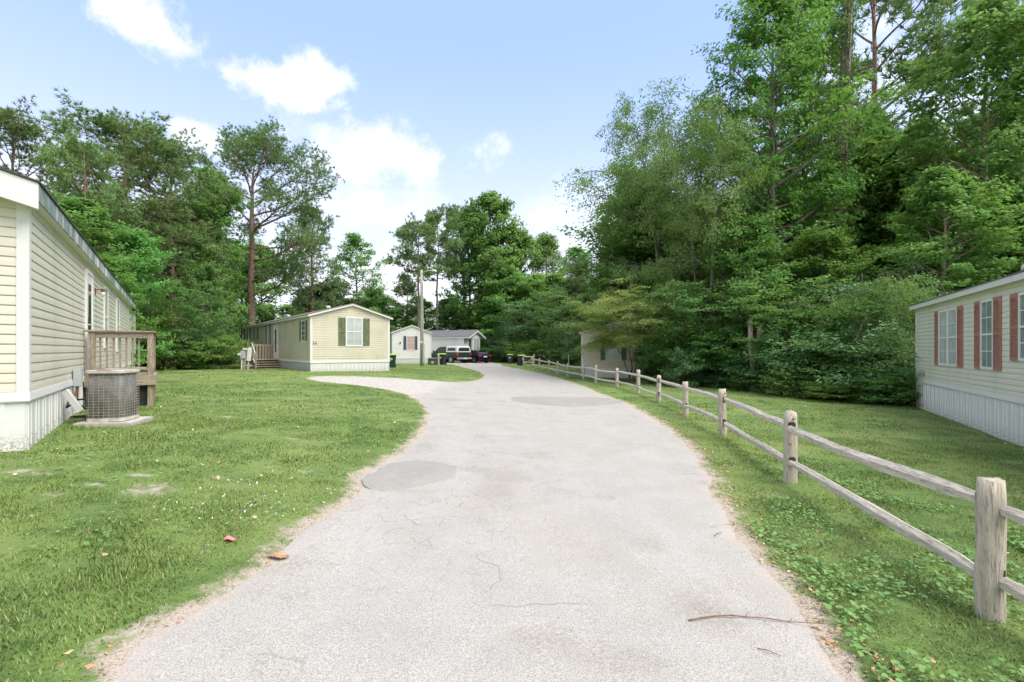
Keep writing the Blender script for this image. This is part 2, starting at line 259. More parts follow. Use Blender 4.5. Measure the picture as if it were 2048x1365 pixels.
# ------------------------------------------------------------------ builders
COL = sc.collection
def tag(o, label=None, cat=None, group=None, kind=None):
    if label: o['label'] = label
    if cat: o['category'] = cat
    if group: o['group'] = group
    if kind: o['kind'] = kind
    return o
def empty(name, loc, yaw=0.):
    o = bpy.data.objects.new(name, None); COL.objects.link(o); o.location = loc; o.rotation_euler = (0, 0, yaw); o.empty_display_size = .2; return o
def inst(name, mesh, parent=None, mat4=None):
    o = bpy.data.objects.new(name, mesh); COL.objects.link(o)
    if parent: o.parent = parent
    if mat4 is not None: o.matrix_local = mat4
    return o
class MB:
    def __init__(s): s.v, s.f, s.mi, s.at = [], [], [], None
    def add(s, vs, fs, mi=0):
        b = len(s.v); s.v.extend([tuple(v) for v in vs]); s.f.extend([tuple(b + i for i in f) for f in fs]); s.mi.extend([mi] * len(fs)); return s
    def box(s, x0, x1, y0, y1, z0, z1, mi=0, mat=None):
        vs = [(x, y, z) for z in (z0, z1) for y in (y0, y1) for x in (x0, x1)]
        if mat is not None: vs = [mat @ Vector(v) for v in vs]
        return s.add(vs, [(0, 2, 3, 1), (4, 5, 7, 6), (0, 1, 5, 4), (2, 6, 7, 3), (0, 4, 6, 2), (1, 3, 7, 5)], mi)
    def prism(s, prof, x0, x1, mi=0, ax='x', x0b=None, x1b=None):
        """closed profile [(y,z)..] swept along x; optional per-point ends"""
        n = len(prof); a, b = [], []
        for i, (p, q) in enumerate(prof):
            xa = x0[i] if isinstance(x0, (list, tuple)) else x0; xb = x1[i] if isinstance(x1, (list, tuple)) else x1
            a.append((xa, p, q)); b.append((xb, p, q))
        sw = {'x': lambda v: v, 'y': lambda v: (v[1], v[0], v[2]), 'z': lambda v: (v[1], v[2], v[0])}[ax]
        vs = [sw(v) for v in a + b]; fs = [tuple(range(n)), tuple(range(2 * n - 1, n - 1, -1))] + [(i, i + n, (i + 1) % n + n, (i + 1) % n) for i in range(n)]
        return s.add(vs, fs, mi)
    def tube(s, pts, rad, n=6, mi=0, cap=True):
        pts = [Vector(p) for p in pts]; k = len(pts); rad = rad if hasattr(rad, '__len__') else [rad] * k; vs, fs = [], []
        up = Vector((0, 0, 1)); prev = None
        for i, p in enumerate(pts):
            d = (pts[min(i + 1, k - 1)] - pts[max(i - 1, 0)])
            d = d.normalized() if d.length > 1e-9 else up
            if prev is None: a = d.cross(Vector((1, 0, 0)) if abs(d.z) > .8 else up).normalized()
            else: a = (prev - d * prev.dot(d)).normalized()
            prev = a; b = d.cross(a)
            for j in range(n):
                t = 2 * math.pi * j / n; vs.append(p + (a * math.cos(t) + b * math.sin(t)) * rad[i])
        for i in range(k - 1):
            for j in range(n): fs.append((i * n + j, i * n + (j + 1) % n, (i + 1) * n + (j + 1) % n, (i + 1) * n + j))
        if cap: fs.append(tuple(range(n - 1, -1, -1))); fs.append(tuple(range((k - 1) * n, k * n)))
        return s.add(vs, fs, mi)
    def mesh(s, name, mats, smooth=False, bevel=0):
        me = bpy.data.meshes.new(name); me.from_pydata(s.v, [], s.f)
        for mm in (mats if isinstance(mats, (list, tuple)) else [mats]): me.materials.append(MAT[mm] if isinstance(mm, str) else mm)
        if any(s.mi): me.polygons.foreach_set('material_index', s.mi)
        bm = bmesh.new(); bm.from_mesh(me); bmesh.ops.recalc_face_normals(bm, faces=bm.faces)
        if bevel: bmesh.ops.bevel(bm, geom=[e for e in bm.edges if len(e.link_faces) == 2 and e.calc_face_angle(0) > .6], offset=bevel, segments=2, affect='EDGES', clamp_overlap=True)
        bm.to_mesh(me); bm.free()
        if smooth: me.polygons.foreach_set('use_smooth', [True] * len(me.polygons))
        me.update(); return me
    def build(s, name, mats, parent=None, smooth=False, mat4=None, bevel=0): return inst(name, s.mesh(name, mats, smooth, bevel), parent, mat4)
def np_mesh(name, V, Fq, mats, attrs=None, smooth=False):
    """V (n,3); Fq (m,k) all faces the same size"""
    me = bpy.data.meshes.new(name); V = np.asarray(V, np.float32); Fq = np.asarray(Fq, np.int32); m, k = Fq.shape
    me.vertices.add(len(V)); me.vertices.foreach_set('co', V.ravel()); me.loops.add(m * k); me.loops.foreach_set('vertex_index', Fq.ravel())
    me.polygons.add(m); me.polygons.foreach_set('loop_start', np.arange(0, m * k, k, dtype=np.int32)); me.polygons.foreach_set('loop_total', np.full(m, k, np.int32))
    if smooth: me.polygons.foreach_set('use_smooth', np.ones(m, bool))
    for mm in (mats if isinstance(mats, (list, tuple)) else [mats]): me.materials.append(MAT[mm])
    for nm, a in (attrs or {}).items(): me.attributes.new(nm, 'FLOAT', 'POINT').data.foreach_set('value', np.asarray(a, np.float32))
    me.update(calc_edges=True); return me
def wmesh(mb, name, mats): return mb.build(name, mats)

# ------------------------------------------------------------------ terrain height
HP = np.array([(0, -6, 0), (0, -2, 0), (0, 1, 0), (0, 3, 0), (0, 5, 0), (0, 7.5, 0), (-.2, 10, 0), (0, 14, 0), (.5, 19, 0), (.5, 25, 0), (.3, 31, .02), (-.5, 38, .03), (-2, 45, .05), (-4, 51, .10), (0, 54, .02), (1.5, 50, -.0),
    (2, 3, -.03), (2.2, 6, -.03), (2.2, 9, -.03), (3.1, 3.1, -.15), (3.5, 6.2, -.16), (4.1, 9.8, -.16), (4.5, 13, -.16), (4.8, 16, -.16), (5.1, 19.5, -.16), (5, 23, -.16), (4.4, 27, -.17), (3.6, 33, -.14), (2.6, 40, -.1),
    (-3, 3, .1), (-4, 1, .3), (-5.8, 5.7, .45), (-4.4, 4, .28), (-5, -3, .5), (-9, 3, .5), (-9, 10, .5), (-7.2, 8, .5), (-12, 14, .47), (-17, 22, .5), (-5, 8, .3), (-4, 11, .2), (-10, 24.3, .54), (-7, 27, .48), (-6.5, 17, .3), (-10, 18, .42), (-13, 26, .54), (-21, 38, .5), (-4, 21, .1), (-5.5, 24, .35), (-7, 31, .4), (-9.5, 45, .4), (-5.5, 55, .3), (-7, 40, .33), (-4, 37, .15), (-2.5, 31, .08),
    (8, 4, -.25), (8, 10, -.25), (9.8, 9.2, -.28), (13.3, 15.9, -.28), (10, 20, -.28), (8, 27, -.30), (4.6, 31.5, -.30), (8, 32, -.30), (15, 26, -.25), (20, 20, -.2), (10, 42, -.1), (30, 30, 0), (-30, 30, .5), (-30, 60, .4), (0, 80, .2), (30, 70, .1), (-20, 10, .5), (20, 0, -.3)], float)
def H(x, y):
    x = np.asarray(x, float); y = np.asarray(y, float); sh = np.broadcast(x, y).shape; x = np.broadcast_to(x, sh).ravel(); y = np.broadcast_to(y, sh).ravel()
    out = np.empty(len(x)); s = 1.15 + .075 * np.abs(HP[:, 1])
    for a in range(0, len(x), 20000):
        d2 = (x[a:a + 20000, None] - HP[None, :, 0]) ** 2 + (y[a:a + 20000, None] - HP[None, :, 1]) ** 2
        w = np.exp(-d2 / (2 * s * s)) + 1e-3 / (1 + d2 * .02) ** 2; out[a:a + 20000] = (w * HP[:, 2]).sum(1) / w.sum(1)
    return out.reshape(sh)
def h1(x, y): return float(H(np.array([x]), np.array([y]))[0])
YY = np.concatenate([np.arange(1, 20, .02), np.arange(20, 90, .08)])
def at(px, py):
    dx, dz = (px - CX) / F, (HY - py) / F; g = H(dx * YY, YY); below = (CAMZ + dz * YY) <= g; k = int(np.argmax(below)) if below.any() else len(YY) - 1
    return Vector((dx * YY[k], YY[k], g[k]))
def P(px, Y, dz=0.): X = (px - CX) / F * Y; return Vector((X, Y, h1(X, Y) + dz))

# ------------------------------------------------------------------ road outline
RB = [(1740, 1400), (1700, 1362), (1640, 1270), (1570, 1185), (1500, 1095), (1440, 1008), (1405, 930), (1372, 888), (1320, 848), (1262, 812), (1200, 788), (1150, 768), (1100, 752.5), (1045, 740), (1012, 733.5), (1000, 730.5)]
RL1 = [(905, 729.5), (930, 736), (955, 742), (970, 750), (968, 757), (955, 762), (915, 765), (850, 761), (790, 757), (720, 754), (660, 753), (618, 756)]
RL2 = [(640, 763), (700, 769), (765, 778), (815, 790), (845, 806), (857, 825), (850, 850), (830, 880), (790, 915), (735, 948), (712, 985), (660, 1025), (560, 1110), (450, 1190), (330, 1262), (235, 1345), (200, 1400)]
def world_poly(pp): return [at(*p).xy for p in pp]
poly = [Vector((1.75, -8))] + [Vector((1.68, .5))] + world_poly(RB) + [P(998, 52.5).xy, P(940, 60).xy, P(880, 60).xy, P(872, 49).xy] + world_poly(RL1) + world_poly(RL2) + [Vector((-2.0, .5)), Vector((-2.1, -8))]
def smooth_closed(pts, step=.12):
    out = []; n = len(pts)
    for i in range(n):
        p0, p1, p2, p3 = pts[i - 1], pts[i], pts[(i + 1) % n], pts[(i + 2) % n]; L = (p2 - p1).length; st = max(step, .006 * (abs(p1.x) + p1.y)); k = max(1, int(L / st))
        for j in range(k):
            t = j / k
            q = .5 * ((2 * p1) + (-p0 + p2) * t + (2 * p0 - 5 * p1 + 4 * p2 - p3) * t * t + (-p0 + 3 * p1 - 3 * p2 + p3) * t ** 3) if L < 12 else p1.lerp(p2, t)
            nz_ = noise.noise(Vector((q.x * 1.3, q.y * 1.3, 3))) * .10 + noise.noise(Vector((q.x * 5, q.y * 5, 9))) * .045 + noise.noise(Vector((q.x * 17, q.y * 17, 1))) * .018
            d = (p2 - p1).normalized(); out.append(Vector((q.x + d.y * nz_, q.y - d.x * nz_)))
    return out
edge = smooth_closed(poly); E = np.array([(p.x, p.y) for p in edge])
def edge_dist(x, y):
    """distance to the road outline, negative inside"""
    x = np.asarray(x).ravel(); y = np.asarray(y).ravel(); A = E; B = np.roll(E, -1, 0); D = B - A; L2 = (D ** 2).sum(1) + 1e-12; out = np.empty(len(x)); ins = np.zeros(len(x), bool)
    for a in range(0, len(x), 4000):
        X = x[a:a + 4000, None]; Y = y[a:a + 4000, None]; t = np.clip(((X - A[:, 0]) * D[:, 0] + (Y - A[:, 1]) * D[:, 1]) / L2, 0, 1)
        out[a:a + 4000] = np.sqrt(((X - A[:, 0] - t * D[:, 0]) ** 2 + (Y - A[:, 1] - t * D[:, 1]) ** 2).min(1))
        c = (A[:, 1] > Y) != (B[:, 1] > Y); xi = A[:, 0] + (Y - A[:, 1]) * D[:, 0] / np.where(np.abs(D[:, 1]) < 1e-9, 1e-9, D[:, 1]); ins[a:a + 4000] = ((c & (X < xi)).sum(1) % 2) == 1
    return np.where(ins, -out, out)
# edge of the woods on the right and left (world polyline), used for the bare forest floor
WR = np.array([at(*p).xy for p in [(1836, 814), (1760, 811), (1680, 803), (1600, 796), (1500, 784), (1400, 772), (1300, 762)]])
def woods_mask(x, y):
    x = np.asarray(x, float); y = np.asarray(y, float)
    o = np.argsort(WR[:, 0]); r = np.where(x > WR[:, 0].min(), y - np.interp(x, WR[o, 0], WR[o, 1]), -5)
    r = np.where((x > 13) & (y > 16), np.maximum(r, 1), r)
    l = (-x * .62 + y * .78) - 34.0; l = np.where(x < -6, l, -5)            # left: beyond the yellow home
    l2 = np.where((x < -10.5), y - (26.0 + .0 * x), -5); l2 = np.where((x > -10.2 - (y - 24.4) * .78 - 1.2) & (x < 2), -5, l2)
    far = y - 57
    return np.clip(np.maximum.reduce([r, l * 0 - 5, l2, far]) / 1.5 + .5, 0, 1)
# ground grid, fine near the camera
def graded(a, b, fine, c0, c1, grow=1.07):
    v = list(np.arange(c0, c1, fine)); st = fine; x = v[-1]
    while x < b: st *= grow; x += st; v.append(x)
    st = fine; x = c0
    while x > a: st *= grow; x -= st; v.insert(0, x)
    return np.array(v)
gx = graded(-420, 420, .16, -7, 6); gy = graded(-260, 900, .16, 1.5, 16, 1.05)
GX, GY = np.meshgrid(gx, gy); gz = H(GX, GY)
nearm = (np.abs(GX) < 12) & (GY < 62) & (GY > -4); ed = np.full(GX.shape, 9.); ed[nearm] = edge_dist(GX[nearm], GY[nearm])
bumpz = np.array([noise.noise(Vector((a * .9, b * .9, 0))) * .02 + noise.noise(Vector((a * 3.1, b * 3.1, 5))) * .008 for a, b in zip(GX.ravel(), GY.ravel())]).reshape(GX.shape)
# towards the road the soil dips just under the asphalt sheet
gz = gz + bumpz * np.clip(ed / .5, 0, 1) - .03 * np.clip(-ed / .25, 0, 1) + .008 * np.clip(ed / .1, 0, 1)
nx, ny = len(gx), len(gy); idx = np.arange(nx * ny).reshape(ny, nx); Fq = np.stack([idx[:-1, :-1], idx[:-1, 1:], idx[1:, 1:], idx[1:, :-1]], -1).reshape(-1, 4)
BARE = [(at(300, 982), .34, .26), (at(62, 948), .42, .16), (at(85, 998), .22, .15), (at(182, 975), .22, .10), (at(285, 955), .25, .10), (at(470, 975), .30, .14), (at(452, 836), .22, .2), (at(575, 880), .2, .12), (at(585, 882), .2, .1), (at(430, 950), .2, .12), (at(1700, 805), .5, .25), (at(190, 1020), .12, .1), (at(250, 1290), .2, .1)]
def bare(x, y):
    o = np.zeros(np.shape(x))
    for c_, a_, b__ in BARE: o = np.maximum(o, .82 * np.exp(-((np.asarray(x) - c_.x) / a_ / 1.25) ** 2 - ((np.asarray(y) - c_.y) / b__ / 1.25) ** 2))
    return o
edatt = np.clip(1 - ed / .42, 0, 1) * np.clip(1.15 - GY * .006, .5, 1)
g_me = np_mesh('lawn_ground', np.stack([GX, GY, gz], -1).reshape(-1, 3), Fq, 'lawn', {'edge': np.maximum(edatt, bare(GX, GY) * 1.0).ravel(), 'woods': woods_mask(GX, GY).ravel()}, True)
ground = inst('ground', g_me); tag(ground, 'mown green lawn and forest floor on both sides of the lane', kind='structure')
# road sheet
def sheet(outline, step_fn, lift, name, mat, label, attrs=True):
    A = np.array([(p.x, p.y) for p in outline]); pts = [Vector(p) for p in A]; n = len(pts); edges = [(i, (i + 1) % n) for i in range(n)]
    x0, y0 = A.min(0); x1, y1 = A.max(0); inner = []; y = y0
    while y < y1:
        st = step_fn(y); inner.append(np.stack([np.arange(x0, x1, st), np.full(len(np.arange(x0, x1, st)), y)], -1)); y += st
    I = np.concatenate(inner)
    if attrs: d = edge_dist(I[:, 0], I[:, 1])
    else:
        d = np.empty(len(I)); ins = np.zeros(len(I), bool)
        for i, (px_, py_) in enumerate(I):
            c = False; b = A[-1]
            for a in A:
                if (a[1] > py_) != (b[1] > py_) and px_ < a[0] + (py_ - a[1]) * (b[0] - a[0]) / (b[1] - a[1]): c = not c
                b = a
            dd = np.sqrt(((A - (px_, py_)) ** 2).sum(1)).min(); d[i] = -dd if c else dd
    I = I[d < -.05]; pts += [Vector(p) for p in I]
    vs, es, fs, *_ = delaunay_2d_cdt(pts, edges, [], 1, 1e-4)
    V = np.array([(v.x, v.y) for v in vs]); Fs = np.array([f for f in fs if len(f) == 3]); dd = -edge_dist(V[:, 0], V[:, 1]) if attrs else np.array([np.sqrt(((A - v) ** 2).sum(1)).min() for v in V])
    z = H(V[:, 0], V[:, 1]) + lift * np.clip(dd / .06, 0, 1) + (-.006 if attrs else .0075) * (dd < .02) + (.006 if not attrs else 0)
    at_ = {'edge': np.clip(1 - dd / .5, 0, 1)} if attrs else {}
    if attrs:
        # driveway gravel on the left, towards the yellow home
        gr = np.clip((-V[:, 0] - 1.6) / 2.2, 0, 1) * np.clip((V[:, 1] - 12) / 4, 0, 1) * np.clip((27.5 - V[:, 1]) / 2, 0, 1)
        gr = np.maximum(gr, .55 * np.exp(-((V[:, 0] + 1.9) ** 2 / 1.2 + (V[:, 1] - 11) ** 2 / 8))); at_['gravel'] = gr
        c1, c2 = at(830, 1010).xy, at(1000, 910).xy; at_['crack'] = np.maximum(np.exp(-((V[:, 0] - c1.x - .2) ** 2 / 1.6 + (V[:, 1] - c1.y) ** 2 / 2.0)), .8 * np.exp(-((V[:, 0] - c2.x) ** 2 / 3 + (V[:, 1] - c2.y) ** 2 / 2)))
    if attrs:
        wv = np.zeros(len(V))
        for (wx, wy, sx_, sy_) in ((1010, 955, .45, .5), (990, 985, .3, .5), (1400, 1225, .30, .35), (1290, 1090, .2, .3), (1240, 1330, .35, .2), (900, 800, .8, .6), (1080, 1290, .25, .2)):
            c_ = at(wx, wy); wv = np.maximum(wv, np.exp(-((V[:, 0] - c_.x) / sx_) ** 2 - ((V[:, 1] - c_.y) / sy_) ** 2))
        at_['wear'] = wv
    else: z = H(V[:, 0], V[:, 1]) + .012 + lift * np.clip(dd / .035, 0, 1)
    o = inst(name, np_mesh(name, np.c_[V, z], Fs, mat, at_, True)); tag(o, label, kind='structure'); return o
def rstep(y): return max(.16, .02 * abs(y)) if y > 0 else .4
road = sheet(edge, rstep, .012, 'road', 'asphalt_old', 'pale worn asphalt lane curving away between the homes')
def ragged(pts, st):
    c = sum(pts, Vector((0, 0))) / len(pts); return [p + (p - c).normalized() * (.05 * noise.noise(Vector((p.x * 4, p.y * 4, 2))) + .03 * noise.noise(Vector((p.x * 14, p.y * 14, 2)))) for p in smooth_closed(pts, st)]
pt1 = ragged([at(*p).xy for p in [(722, 962), (745, 945), (790, 928), (840, 924), (890, 928), (918, 938), (908, 955), (862, 970), (800, 984), (752, 986)]], .08)
pt2 = ragged([at(*p).xy for p in [(1020, 797), (1080, 794), (1150, 796), (1215, 797), (1245, 806), (1205, 812), (1140, 815), (1085, 811), (1035, 805)]], .12)
sheet(pt1, lambda y: .12, .014, 'road_patch', 'asphalt_patch', 'rounded grey asphalt patch at the left edge of the lane', False)
sheet(pt2, lambda y: .3, .010, 'road_patch', 'asphalt_patch', 'long grey asphalt patch across the lane further away', False)
def road_z(x, y): return h1(x, y) + .014

# ------------------------------------------------------------------ houses
def RotM(cols, t): return Matrix(((cols[0][0], cols[1][0], cols[2][0], t[0]), (cols[0][1], cols[1][1], cols[2][1], t[1]), (cols[0][2], cols[1][2], cols[2][2], t[2]), (0, 0, 0, 1)))
LAP = lambda h: [(.012, 0), (-.015, 0), (-.017, .006), (-.0155, h * .5), (-.010, h * .86), (-.002, h * .93), (-.002, h), (.012, h)]
def window(house, WM, u, z, w, h, cols=2, rows=2, sashes=2, curtain='curtain', frame='white_clean', name='window', double=False, trimw=.055, out=.045):
    """u,z = left bottom corner in the wall frame"""
    b = MB(); t = trimw
    b.box(u - t, u + w + t, -out, .0, z - t * 1.1, z); b.box(u - t, u + w + t, -out, 0, z + h, z + h + t); b.box(u - t, u, -out, 0, z, z + h); b.box(u + w, u + w + t, -out, 0, z, z + h)
    if sashes == 2: b.box(u, u + w, -out + .004, -.012, z + h * .5 - .02, z + h * .5 + .02)
    if double: b.box(u + w / 2 - .05, u + w / 2 + .05, -out + .002, -.01, z, z + h)
    W = b.build(name, frame, house, mat4=WM)
    halves = [(u, u + w)] if not double else [(u, u + w / 2 - .05), (u + w / 2 + .05, u + w)]
    c = MB(); c.box(u, u + w, -.0215, -.0195, z, z + h); c.build('backing', 'window_dark' if curtain is None else curtain, W)
    if curtain is not None:
        c = MB(); n = 14
        for i in range(n):
            a, bb = u + w * i / n, u + w * (i + 1) / n; c.add([(a, -.023, z), ((a + bb) / 2, -.029, z), (bb, -.023, z), (a, -.023, z + h), ((a + bb) / 2, -.029, z + h), (bb, -.023, z + h)], [(0, 1, 4, 3), (1, 2, 5, 4)])
        c.build('curtain', curtain, W)
    for (a0, a1) in halves:
        for k in range(sashes):
            z0, z1 = z + h * k / sashes + (.02 if k else 0), z + h * (k + 1) / sashes - (.02 if k == 0 and sashes > 1 else 0)
            p = MB(); p.add([(a0, -.033, z0), (a1, -.033, z0), (a1, -.033, z1), (a0, -.033, z1)], [(0, 1, 2, 3)]); p.build('pane', 'window_glass', W)
            g = MB()
            for i in range(1, cols): x = a0 + (a1 - a0) * i / cols; g.box(x - .010, x + .010, -.038, -.0345, z0, z1)
            for j in range(1, rows): zz = z0 + (z1 - z0) * j / rows; g.box(a0, a1, -.0385, -.035, zz - .010, zz + .010)
            if cols > 1 or rows > 1: g.build('muntin', frame, W)
    return W
def shutter(house, WM, u, z, w, h, mat, louver=False, arch=False):
    b = MB(); s = .045
    b.box(u, u + s, -.045, -.018, z, z + h); b.box(u + w - s, u + w, -.045, -.018, z, z + h)
    bars = [(z, z + s * 1.6), (z + h * .5 - s * .8, z + h * .5 + s * .8), (z + h - s * 1.6, z + h)]
    for a, c in bars: b.box(u + s, u + w - s, -.0445, -.018, a, c)
    if louver:
        for (a, c) in ((bars[0][1], bars[1][0]), (bars[1][1], bars[2][0])):
            n = int((c - a) / .034)
            for i in range(n):
                q = a + (c - a) * i / n; d = (c - a) / n; b.add([(u + s, -.022, q + d), (u + w - s, -.022, q + d), (u + w - s, -.041, q + d * .25), (u + s, -.041, q + d * .25), (u + s, -.022, q), (u + w - s, -.022, q)], [(0, 1, 2, 3), (3, 2, 5, 4)])
            if arch and c > z + h * .6:   # little arched head panel
                pts = [(u + s + (w - 2 * s) * t, c - .012 + .05 * math.sin(math.pi * t) - .05) for t in [i / 8 for i in range(9)]]
                b.add([(p, -.043, q) for p, q in pts] + [(pts[-1][0], -.043, c), (pts[0][0], -.043, c)], [tuple(range(11))])
    else: b.box(u + s, u + w - s, -.034, -.018, z + s, z + h - s)
    return b.build('shutter', mat, house, mat4=WM)
def door(house, WM, u, z, w, h, mat='white_clean', glass=True):
    b = MB(); b.box(u - .07, u, -.05, 0, z, z + h + .07); b.box(u + w, u + w + .07, -.05, 0, z, z + h + .07); b.box(u, u + w, -.05, 0, z + h, z + h + .07); b.box(u, u + w, -.032, 0, z, z + h)
    for zz in (.15, 1.1): b.box(u + .12, u + w - .12, -.037, -.032, z + zz, z + zz + .7)
    D = b.build('door', mat, house, mat4=WM)
    if glass: g = MB(); g.box(u + .2, u + w - .2, -.041, -.038, z + .35, z + h - .2); g.build('pane', 'glass_dark', D)
    k = MB(); k.tube([(u + .08, -.035, z + .95), (u + .08, -.09, z + .95)], .014, 8); k.tube([(u + .08, -.085, z + .95), (u + .18, -.09, z + .95)], .012, 8); k.build('handle', 'chrome', D)
    return D
def house(name, label, org, ylocal, xsign_range, L, skirt, wall, rise, sid, roofmat, course=.11, over=.12, detail=('gable',), fascia='trim_white', panel=.41, pieces=True, fh=.17, front_over=None, rake_h=None, slope_in=0):
    """xsign_range=(x0,x1) local gable extent; local +y runs along the home; the front gable is the plane y=0"""
    x0, x1 = xsign_range; yl = Vector((ylocal[0], ylocal[1], 0)).normalized(); yaw = math.atan2(yl.y, yl.x) - math.pi / 2
    e = empty(name, org, yaw); tag(e, label, 'mobile home'); fo = over if front_over is None else front_over
    W = x1 - x0; zc = skirt; ze = skirt + wall; xm = (x0 + x1) / 2
    frames = {'gable': (RotM(((1, 0, 0), (0, 1, 0), (0, 0, 1)), (x0, 0, 0)), W), 'back': (RotM(((-1, 0, 0), (0, -1, 0), (0, 0, 1)), (x1, L, 0)), W),
              'left': (RotM(((0, -1, 0), (1, 0, 0), (0, 0, 1)), (x0, L, 0)), L), 'right': (RotM(((0, 1, 0), (-1, 0, 0), (0, 0, 1)), (x1, 0, 0)), L)}
    rz = rise
    for side, (WM, U) in frames.items():
        gab = side in ('gable', 'back'); b = MB(); cth = .05
        if gab: b.prism([(0, -.0), (0, ze), (U / 2, ze + rz), (U, ze), (U, 0)], .02, .10, ax='y')
        if gab:
            b = MB(); pr = [(0, skirt - .05), (U, skirt - .05), (U, ze), (U / 2, ze + rz - .02), (0, ze)]; b.add([(p, .012, q) for p, q in pr] + [(p, .09, q) for p, q in pr], [(0, 1, 2, 3, 4), (9, 8, 7, 6, 5)] + [(i, (i + 1) % 5, (i + 1) % 5 + 5, i + 5) for i in range(5)])
        else: b = MB(); b.box(.09, U - .09, .012, .09, skirt - .05, ze)
        Wl = b.build('wall', sid, e, mat4=WM)
        full = side in detail; n = int(round(wall / course)); ch = wall / n
        if full and pieces:
            pm = MB().prism(LAP(ch), .03, U - .03).mesh('siding_board', sid)
            for i in range(n): inst('siding_board', pm, Wl, Matrix.Translation((0, 0, zc + i * ch)))
        else:
            b = MB(); k = n if full else 2; hh = wall / k
            if full:
                for i in range(k): b.prism([(.01, zc + i * hh), (-.020, zc + i * hh), (-.018, zc + (i + .80) * hh), (0, zc + (i + .83) * hh), (.004, zc + (i + 1) * hh)], .03, U - .03)
            else: b.box(.03, U - .03, -.006, .01, zc, ze)
            o = b.build('siding', sid, Wl)
            if full: o['kind'] = 'stuff'
        if gab:   # boards in the gable triangle
            b = MB(); i = 0; z = ze
            while z < ze + rz - .03:
                t0, t1 = (z - ze) / rz, min(1, (z + ch - ze) / rz); z1 = min(z + ch, ze + rz); a0, a1 = U / 2 * t0 + .02, U / 2 * t1; h = z1 - z
                prof = LAP(h); xs = [a0 + (a1 - a0) * max(0, min(1, q / h)) for _, q in prof]
                bb = MB(); bb.prism([(p, q + z) for p, q in prof], xs, [U - x for x in xs])
                if full and pieces: bb.build('siding_board', sid, Wl)
                else: b.add(bb.v, bb.f)
                z += ch
            if b.v: o = b.build('gable_siding', sid, Wl); o['kind'] = 'stuff'
        # skirting
        if pieces and full:
            k = max(1, int(round(U / panel))); pw = U / k; hs = skirt - .06
            pm = MB(); prof = [(0, .02), (.0, 0), (pw * .06, 0), (pw * .08, -.014), (pw * .16, -.014), (pw * .18, 0), (pw * .46, 0), (pw * .48, -.012), (pw * .56, -.012), (pw * .58, 0), (pw - .004, 0), (pw - .004, .02)]
            zs = [-.12, .0, hs * .35, hs]; m_ = len(prof); vs = [(p, q, z) for z in zs for p, q in prof]; fs = [(r * m_ + i, r * m_ + i + 1, (r + 1) * m_ + i + 1, (r + 1) * m_ + i) for r in range(3) for i in range(m_ - 1)]
            pm.add(vs, fs); me = pm.mesh('skirting_panel', 'skirt_white'); me.attributes.new('foot', 'FLOAT', 'POINT').data.foreach_set('value', [[1., 1., .45, 0.][i // m_] for i in range(len(me.vertices))])
            for i in range(k): inst('skirting_panel', me, e, WM @ Matrix.Translation((i * pw, 0, 0)))
        else:
            b = MB(); k = int(U / (.21 if full else 1.2)); pw = U / k
            for i in range(k):
                for a, c, y in ((0, .7, 0), (.7, 1, -.012)): b.add([(i * pw + pw * a, y, -.12), (i * pw + pw * c - .002, y, -.12), (i * pw + pw * c - .002, y, skirt - .06), (i * pw + pw * a, y, skirt - .06)], [(0, 1, 2, 3)])
            o = b.build('skirting', 'skirt_white', e, mat4=WM); o.data.attributes.new('foot', 'FLOAT', 'POINT').data.foreach_set('value', [1. if v.co.z < .1 else 0. for v in o.data.vertices])
            if full: o['kind'] = 'stuff'
        b = MB(); th = .115; b.prism([(.012, skirt - th), (-.030, skirt - th), (-.034, skirt - th + .015), (-.026, skirt - .02), (-.022, skirt - .002), (.012, skirt - .002)], -.03, U + .03); b.build('base_trim', 'trim_white', e, mat4=WM)
    for (x, y, sx, sy) in ((x0, 0, 1, 1), (x1, 0, -1, 1), (x0, L, 1, -1), (x1, L, -1, -1)):
        b = MB(); w = .085; a = (x - sx * .024, x + sx * w); c = (y - sy * .024, y + sy * w)
        b.box(min(a), max(a), min(y - sy * .024, y - sy * .005), max(y - sy * .024, y - sy * .005), skirt - .02, ze); b.box(min(x - sx * .0245, x - sx * .005), max(x - sx * .0245, x - sx * .005), min(y - sy * .005, y + sy * w), max(y - sy * .005, y + sy * w), skirt - .02, ze)
        b.build('corner_trim', 'trim_white', e)
    # roof: two slabs, fascias, rake boards, soffit
    b = MB(); sl = rz / (W / 2); yo0, yo1 = -fo, L + over; zt = ze + fh
    for s, xe in ((-1, x0 - over), (1, x1 + over)):
        ze2 = zt - sl * over + .0
        b.add([(xe - s * .0 + s * .02, yo0 - .02, ze2 - .0), (xm, yo0 - .02, zt + rz), (xm, yo1 + .02, zt + rz), (xe + s * .02, yo1 + .02, ze2), (xe + s * .02, yo0 - .02, ze2 + .022), (xm, yo0 - .02, zt + rz + .022), (xm, yo1 + .02, zt + rz + .022), (xe + s * .02, yo1 + .02, ze2 + .022)],
              [(0, 1, 2, 3), (7, 6, 5, 4), (0, 4, 5, 1), (3, 2, 6, 7), (0, 3, 7, 4)])
    R = b.build('roof', roofmat, e)
    for s, xe in ((-1, x0 - over), (1, x1 + over)):
        ze2 = zt - sl * over; b = MB(); a, c = sorted((xe, xe - s * .02)); b.box(a, c, yo0 + .03, yo1 - .03, ze2 - fh, ze2 - .002); b.build('fascia', fascia, e)
        b = MB(); a, c = sorted((xe - s * .022, (x0 if s < 0 else x1) + s * -.0)); b.box(a, c, 0, L, ze2 - fh + .01, ze2 - fh + .025); b.build('soffit', 'trim_white', e)
    rh = rake_h or fh
